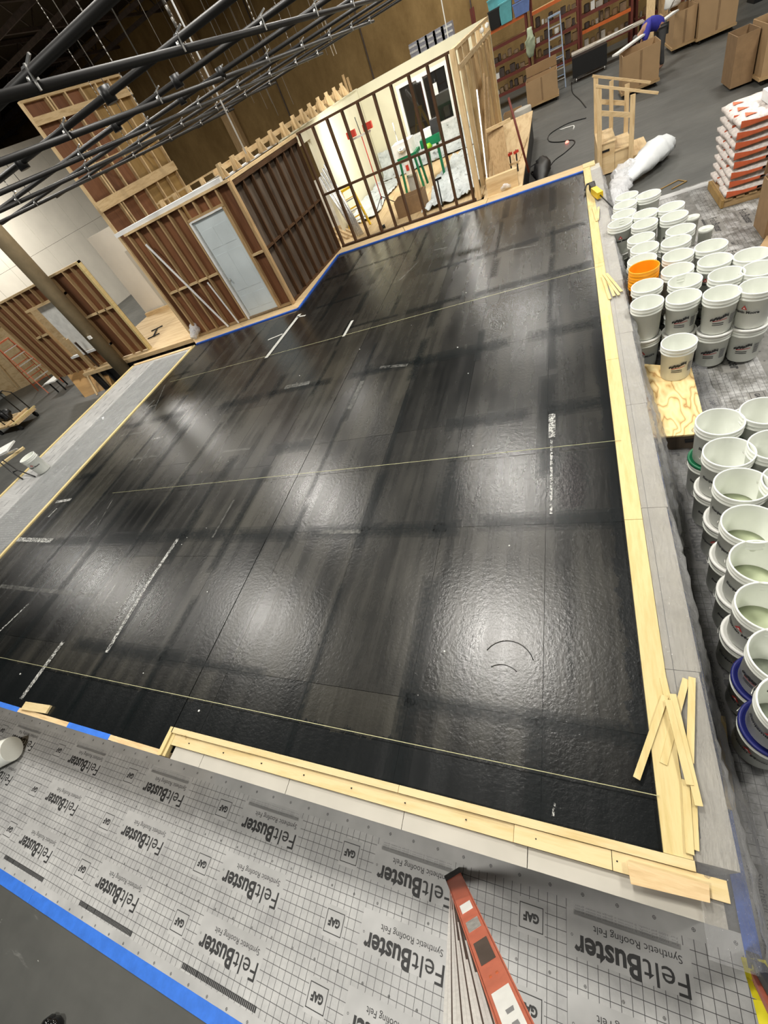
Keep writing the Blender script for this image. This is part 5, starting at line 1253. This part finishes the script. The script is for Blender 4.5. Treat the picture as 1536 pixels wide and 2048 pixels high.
for i, (a, b, lab) in enumerate((((1030, 262), (1052, 330), 'black pole standing at the deck end'),)):
    q = dz(1058, 345); o = M().tube([(q.x, q.y, PZ), (q.x - .25, q.y + .15, PZ + 1.35)], .022, 8).build('black_pole', 'darkred'); tag(o, lab, 'pole')
for i in range(7):
    q = dz(1035 + i * 2, 335 - i * 6); o = M().beam((q.x, q.y, PZ + .02), (q.x - .12 + .03 * i, q.y + .9, PZ + .05), .035, .03).build('offcut', 'pine_y'); tag(o, 'loose pine offcut on the right end of the deck', 'offcut', 'offcuts on the deck end')
q = dz(1030, 345); t = thing('clamp_pair', 'red and black bar clamps standing among offcuts on the deck end', 'clamp', (q.x, q.y, PZ)); 
for s in (-.07, .07): M().beam((q.x + s, q.y, PZ), (q.x + s, q.y + .05, PZ + .4), .02, .03).build('bar', 'black', t); M().beam((q.x + s - .05, q.y, PZ + .36), (q.x + s + .06, q.y, PZ + .38), .04, .05).build('jaw', 'red', t)
M().beam((q.x + .12, q.y - .2, PZ + .22), (q.x - .14, q.y - .2, PZ + .22), .04, .04).build('cross_bar', 'pine_x', t)
o = M().box(-1.6, 11.42, PZ + .002, -.95, 11.55, PZ + .32).build('end_crate', 'plywood_x'); tag(o, 'plywood crate side at the right end of the deck', 'crate')
q = dz(1055, 352, .4)
blob('black_bag', [(-.6, 13.0, .1), (-.58, 14.2, .2), (-.6, 15.2, .15)], [.1, .2, .12], 'black', 'black tool bag on the floor beside the deck end', 'bag', 61, .3)

# machines in the cream room
q = dz(826, 400)
sw_ = thing('table_saw', 'green floor-standing machine with white drive head in the cream room', 'machine', (q.x, q.y, PZ))
X0, Y0 = -4.15, 14.4
for a in (0, .42):
    for b in (0, .42): M().beam((X0 + a * 1.25 - .05, Y0 + b * 1.2, PZ), (X0 + a, Y0 + b, PZ + .82), .07, .05).build('leg', 'greenpaint', sw_)
M().box(X0 - .05, Y0 - .05, PZ + .80, X0 + .5, Y0 + .5, PZ + .88).build('apron', 'greenpaint', sw_)
M().box(X0 - .10, Y0 - .05, PZ + .88, X0 + .42, Y0 + .4, PZ + 1.18).build('drive_head', 'paper', sw_); M().lathe((X0 + .15, Y0 - .06, PZ + 1.0), [(.11, 0), (.11, .06), (.03, .08)], 16, True).build('motor_hub', 'steel', sw_)
M().box(X0 + .05, Y0 + .05, PZ + .02, X0 + .3, Y0 + .3, PZ + .40).build('dust_box', 'glassy', sw_); M().box(X0 + .08, Y0 - .02, PZ + .45, X0 + .25, Y0 + .1, PZ + .75).build('control_panel', 'paper', sw_); M().box(X0 + .12, Y0 - .03, PZ + .55, X0 + .2, Y0 - .02, PZ + .68).build('red_label', 'red', sw_)
M().tube([(X0, Y0 + .3, PZ + 1.18), (X0, Y0 + .3, PZ + 1.6)], .015, 6).build('guide_rod', 'steel', sw_)
s2 = thing('bench_machine', 'green and lime machine standing right of the green one', 'machine', (-3.4, 14.9, PZ))
for a in (0, .35): M().beam((-3.5 + a, 14.9, PZ), (-3.45 + a * .8, 14.95, PZ + .8), .09, .06).build('leg', 'greenpaint', s2)
M().box(-3.6, 14.8, PZ + .8, -3.05, 15.2, PZ + .98).build('bed', 'greenpaint', s2); M().lathe((-3.4, 14.8, PZ + .72), [(.08, 0), (.12, .06), (.06, .15)], 14, True).build('guard', 'lime', s2); M().box(-3.5, 14.85, PZ + .98, -3.25, 15.15, PZ + 1.15).build('cover', 'paper', s2); M().box(-3.25, 14.9, PZ + .98, -3.05, 15.1, PZ + 1.28).build('motor', 'grey_dark', s2)
# work light stand
sx_, sy_ = -4.82, 13.95
wl = thing('work_light', 'twin work light on a red tripod pole in the cream room', 'work light', (sx_, sy_, PZ))
M().tube([(sx_, sy_, PZ + .25), (sx_, sy_, PZ + 1.75)], .014, 8).build('pole', 'red', wl)
for a in (0, 2.1, 4.2): M().tube([(sx_, sy_, PZ + .32), (sx_ + .42 * math.cos(a), sy_ + .42 * math.sin(a), PZ + .015)], .011, 6).build('leg', 'black', wl)
M().beam((sx_ - .28, sy_, PZ + 1.72), (sx_ + .28, sy_, PZ + 1.72), .03, .04).build('crossbar', 'paper', wl); M().tube([(sx_, sy_, PZ + 1.7), (sx_ - .02, sy_, PZ + 2.1)], .010, 6).build('mast_tip', 'black', wl)
for s in (-.24, .24):
    h = M().box(sx_ + s - .12, sy_ - .07, PZ + 1.76, sx_ + s + .12, sy_ + .03, PZ + 1.90).build('lamp_housing', 'red', wl); M().box(sx_ + s - .10, sy_ + .031, PZ + 1.77, sx_ + s + .10, sy_ + .04, PZ + 1.89).build('lamp_lens', 'lamp_face', h)
area('work_light_lamp', (sx_, sy_ + .15, PZ + 1.85), .3, 34, (1, .98, .9), (-5.9, 16.0, 1.9))
area('room_lamp', (-3.4, 14.2, 3.6), .8, 72, (1, .98, .92), (-3.9, 17, 1.2))
# carton at the partition, yellow ladder, pipes leaning, boots
carton('carton', -4.0, 12.35, -3.25, 12.8, PZ + .002, PZ + .38, 'brown carton on the deck just behind the partition', 'cardboard_dark', flaps=False)
sladder('stepladder', -5.35, 13.0, PZ, .95, .42, .62, 'yellow', 'small yellow stepladder on the deck behind the dark studs', 3, .7)
for i in range(4):
    o = M().tube([(-5.15 + .05 * i, 12.1 + .02 * i, PZ + .03), (-5.75 + .03 * i, 12.6 + .12 * i, 2.15 + .05 * i)], .035, 10).build('grey_duct', 'alu'); tag(o, 'grey tube %s leaning behind the dark stud corner' % ['first from the right', 'second from the right', 'third from the right', 'fourth from the right'][i], 'tube')
for i in range(6):
    o = M().beam((-7.2 + i * .16, 14.0, PZ + .02), (-6.0 + i * .16, 12.3, PZ + .05), .06, .03).build('loose_stick', 'pine_y'); tag(o, 'loose pine stick on the deck left of the yellow stepladder', 'stick', 'sticks on the deck')
q = dz(765, 470); blob('black_boots', [(-4.45, 12.0, PZ + .05), (-4.3, 12.05, PZ + .05)], [.06, .05], 'black', 'black rag on the deck behind the partition foot', 'rag', 71, .3)
q = dz(875, 405); t = thing('caulk_gun', 'black tool standing on the deck by the right drop cloth', 'tool', (q.x, q.y, PZ)); M().tube([(-2.75, 12.0, PZ), (-2.8, 12.3, PZ + .5)], .018, 6).build('handle', 'black', t); M().beam((-2.9, 12.3, PZ + .5), (-2.7, 12.32, PZ + .5), .04, .04).build('grip', 'black', t)

# crates seen over the cream wall top
for i in range(5):
    q = Y(832 + i * 16, 100 - i * 9, 26.0); t = thing('wire_crate', 'grey slatted crate above the cream wall, %s from left' % desc(i), 'crate', (q.x, 26, q.z - .25), 'crates beyond the cream wall')
    M().box(q.x - .22, 25.8, q.z - .25, q.x + .22, 26.3, q.z + .25).build('crate_body', 'wax', t)
    for k in range(3): M().box(q.x - .23, 25.78, q.z - .2 + k * .16, q.x + .23, 25.80, q.z - .14 + k * .16).build('slat', 'alu', t)
    M().box(q.x - .2, 25.9, 0, q.x - .12, 26.0, q.z - .25).build('leg', 'clutter_c', t)

# ================================================================== LEFT SIDE OBJECTS
sladder('stepladder', -19.3, 10.6, 0, 2.0, .7, 1.7, 'redrail', 'tall red stepladder at the far left before the timber wall', 6, 1.2)
# cart
cx, cy = -17.4, 7.9
ct_ = thing('platform_cart', 'platform cart with hooped black handles on rubber wheels at the far left', 'cart', (cx, cy, 0))
M().box(cx - 1.3, cy - .42, .22, cx + .45, cy + .42, .28).build('platform', 'pine_x', ct_)
M().box(cx + .3, cy - .5, .285, cx + .40, cy + .5, .33).build('edge_batten', 'yellowpine', ct_); M().box(cx - .2, cy - .5, .285, cx - .1, cy + .5, .33).build('edge_batten', 'pine_y', ct_)
for a in (cx - 1.1, cx + .25):
    for b in (cy - .36, cy + .36): M().tube([(a, b - .03, .10), (a, b + .03, .10)], .10, 14).build('wheel', 'rubber', ct_)
for xx in (cx + .3, cx - .35): M().tube([(xx, cy - .36, .28), (xx, cy - .36, 1.0), (xx, cy - .2, 1.18), (xx, cy + .2, 1.18), (xx, cy + .36, 1.0), (xx, cy + .36, .28)], .02, 8).build('hoop_handle', 'black', ct_)
blob('black_bag', [(cx - 1.0, cy, .35), (cx - .7, cy + .1, .5), (cx - .6, cy, .3)], [.1, .2, .1], 'black', 'black jacket lying on the platform cart', 'jacket', 81, .25)
# leaning plywood and boards
P = [Z(118, 730, .9), Z(170, 795, 0), Z(208, 780, 0), Z(160, 708, .95)]
o = M().hexa([P[1], P[2], P[2] + Vector((0, .3, 0)) * .1, P[1] + Vector((0, .3, 0)) * .1], [P[0], P[3], P[3] + Vector((0, .03, 0)), P[0] + Vector((0, .03, 0))]).build('leaning_plywood', 'hardboard'); tag(o, 'tan plywood sheet leaning left of the sticks by the felt bench', 'plywood')
P = [Z(175, 712, 1.0), Z(225, 775, .1), Z(245, 752, .1), Z(195, 700, 1.05)]
o = M().hexa([P[1], P[2], P[2] + Vector((0, .03, 0)), P[1] + Vector((0, .03, 0))], [P[0], P[3], P[3] + Vector((0, .03, 0)), P[0] + Vector((0, .03, 0))]).build('leaning_plywood', 'hardboard'); tag(o, 'tan plywood sheet leaning right of the sticks by the column', 'plywood')
for i, (a, za, b, zb, mt) in enumerate((((128, 676), 1.75, (215, 770), .05, 'pine_z'), ((134, 678), 1.75, (222, 772), .05, 'pine_z'), ((150, 685), 1.6, (228, 762), .08, 'clutter_c'), ((158, 720), .95, (195, 790), .05, 'pine_z'), ((165, 705), 1.2, (232, 765), .1, 'tan_z'))):
    A, B = Z(*a, za), Z(*b, zb); o = M().beam(B, A, .06, .03).build('leaning_stick', mt); tag(o, '%s stick in the bundle leaning before the low stud flat' % ['longest pale', 'second long pale', 'dark', 'short pale', 'tan'][i], 'stick')
q = Z(135, 775, 0)
t = thing('small_table', 'small white table on black legs beside the leaning plywood', 'table', (q.x, q.y, 0)); M().box(q.x - .5, q.y - .3, .42, q.x + .2, q.y + .4, .46).build('table_top', 'paper', t)
for a in (-.4, .1):
    for b in (-.2, .3): M().box(q.x + a, q.y + b, 0, q.x + a + .04, q.y + b + .04, .42).build('leg', 'black', t)
# white sawhorse thing and black bent bar on the bench
q1 = Z(0, 925, .9); 
o = M().beam(Z(-20, 945, .8), Z(48, 895, .8), .10, .05).build('pale_timber', 'yellowpine_x'); tag(o, 'pale timber lying across trestles at the left frame edge', 'timber')
o = M().beam(Z(-20, 915, .85), Z(22, 892, .85), .5, .04).build('trestle_table', 'paper'); tag(o, 'white trestle top at the left frame edge', 'table')
o = M().beam(Z(-10, 918, .88), Z(35, 898, .88), .05, .04).build('steel_level', 'alu'); tag(o, 'grey level lying on the white trestle top', 'level')
P = [Z(0, 925, .95), Z(25, 945, .85), Z(45, 958, .72)]; P2 = [Z(5, 920, .95), Z(35, 940, .85), Z(70, 953, .72)]
t = thing('bent_frame', 'black bent metal legs resting on the felt bench edge', 'frame', tuple(P[2])); M().tube(P, .014, 6).build('leg', 'black', t); M().tube(P2, .014, 6).build('leg', 'black', t); M().tube([P[1], P2[1]], .012, 6).build('cross_tie', 'black', t)
# tape gun on the left deck
q = Z(312, 665, PZ + .03); t = thing('folded_trolley', 'black folded hand tool frame lying on the left deck', 'tool', (q.x, q.y, PZ))
M().tube([(q.x - .25, q.y + .35, PZ + .03), (q.x + .1, q.y - .25, PZ + .03)], .02, 6).build('bar', 'black', t); M().tube([(q.x - .45, q.y + .28, PZ + .03), (q.x - .05, q.y + .42, PZ + .03)], .018, 6).build('cross_bar', 'black', t); M().tube([(q.x - .1, q.y - .32, PZ + .03), (q.x + .3, q.y - .18, PZ + .03)], .018, 6).build('cross_bar', 'black', t)
o = blob('plastic_film', [(-8.75, 8.45, PZ + .08), (-8.7, 8.6, PZ + .2), (-8.75, 8.75, PZ + .35)], [.08, .14, .06], 'film', 'wisp of clear film at the near left corner of the door wall', 'film', 91, .3)
o = M().box(-13.9, 12.2, PZ + .001, -9.1, 12.3, PZ + .12).build('kick_board', 'pine_x'); tag(o, 'pine kick board at the foot of the white return wall', 'board')

# remove any unused bucket prototypes
for k, t in PR.items():
    if k not in used_b:
        for c in list(t.children): bpy.data.objects.remove(c)
        bpy.data.objects.remove(t)
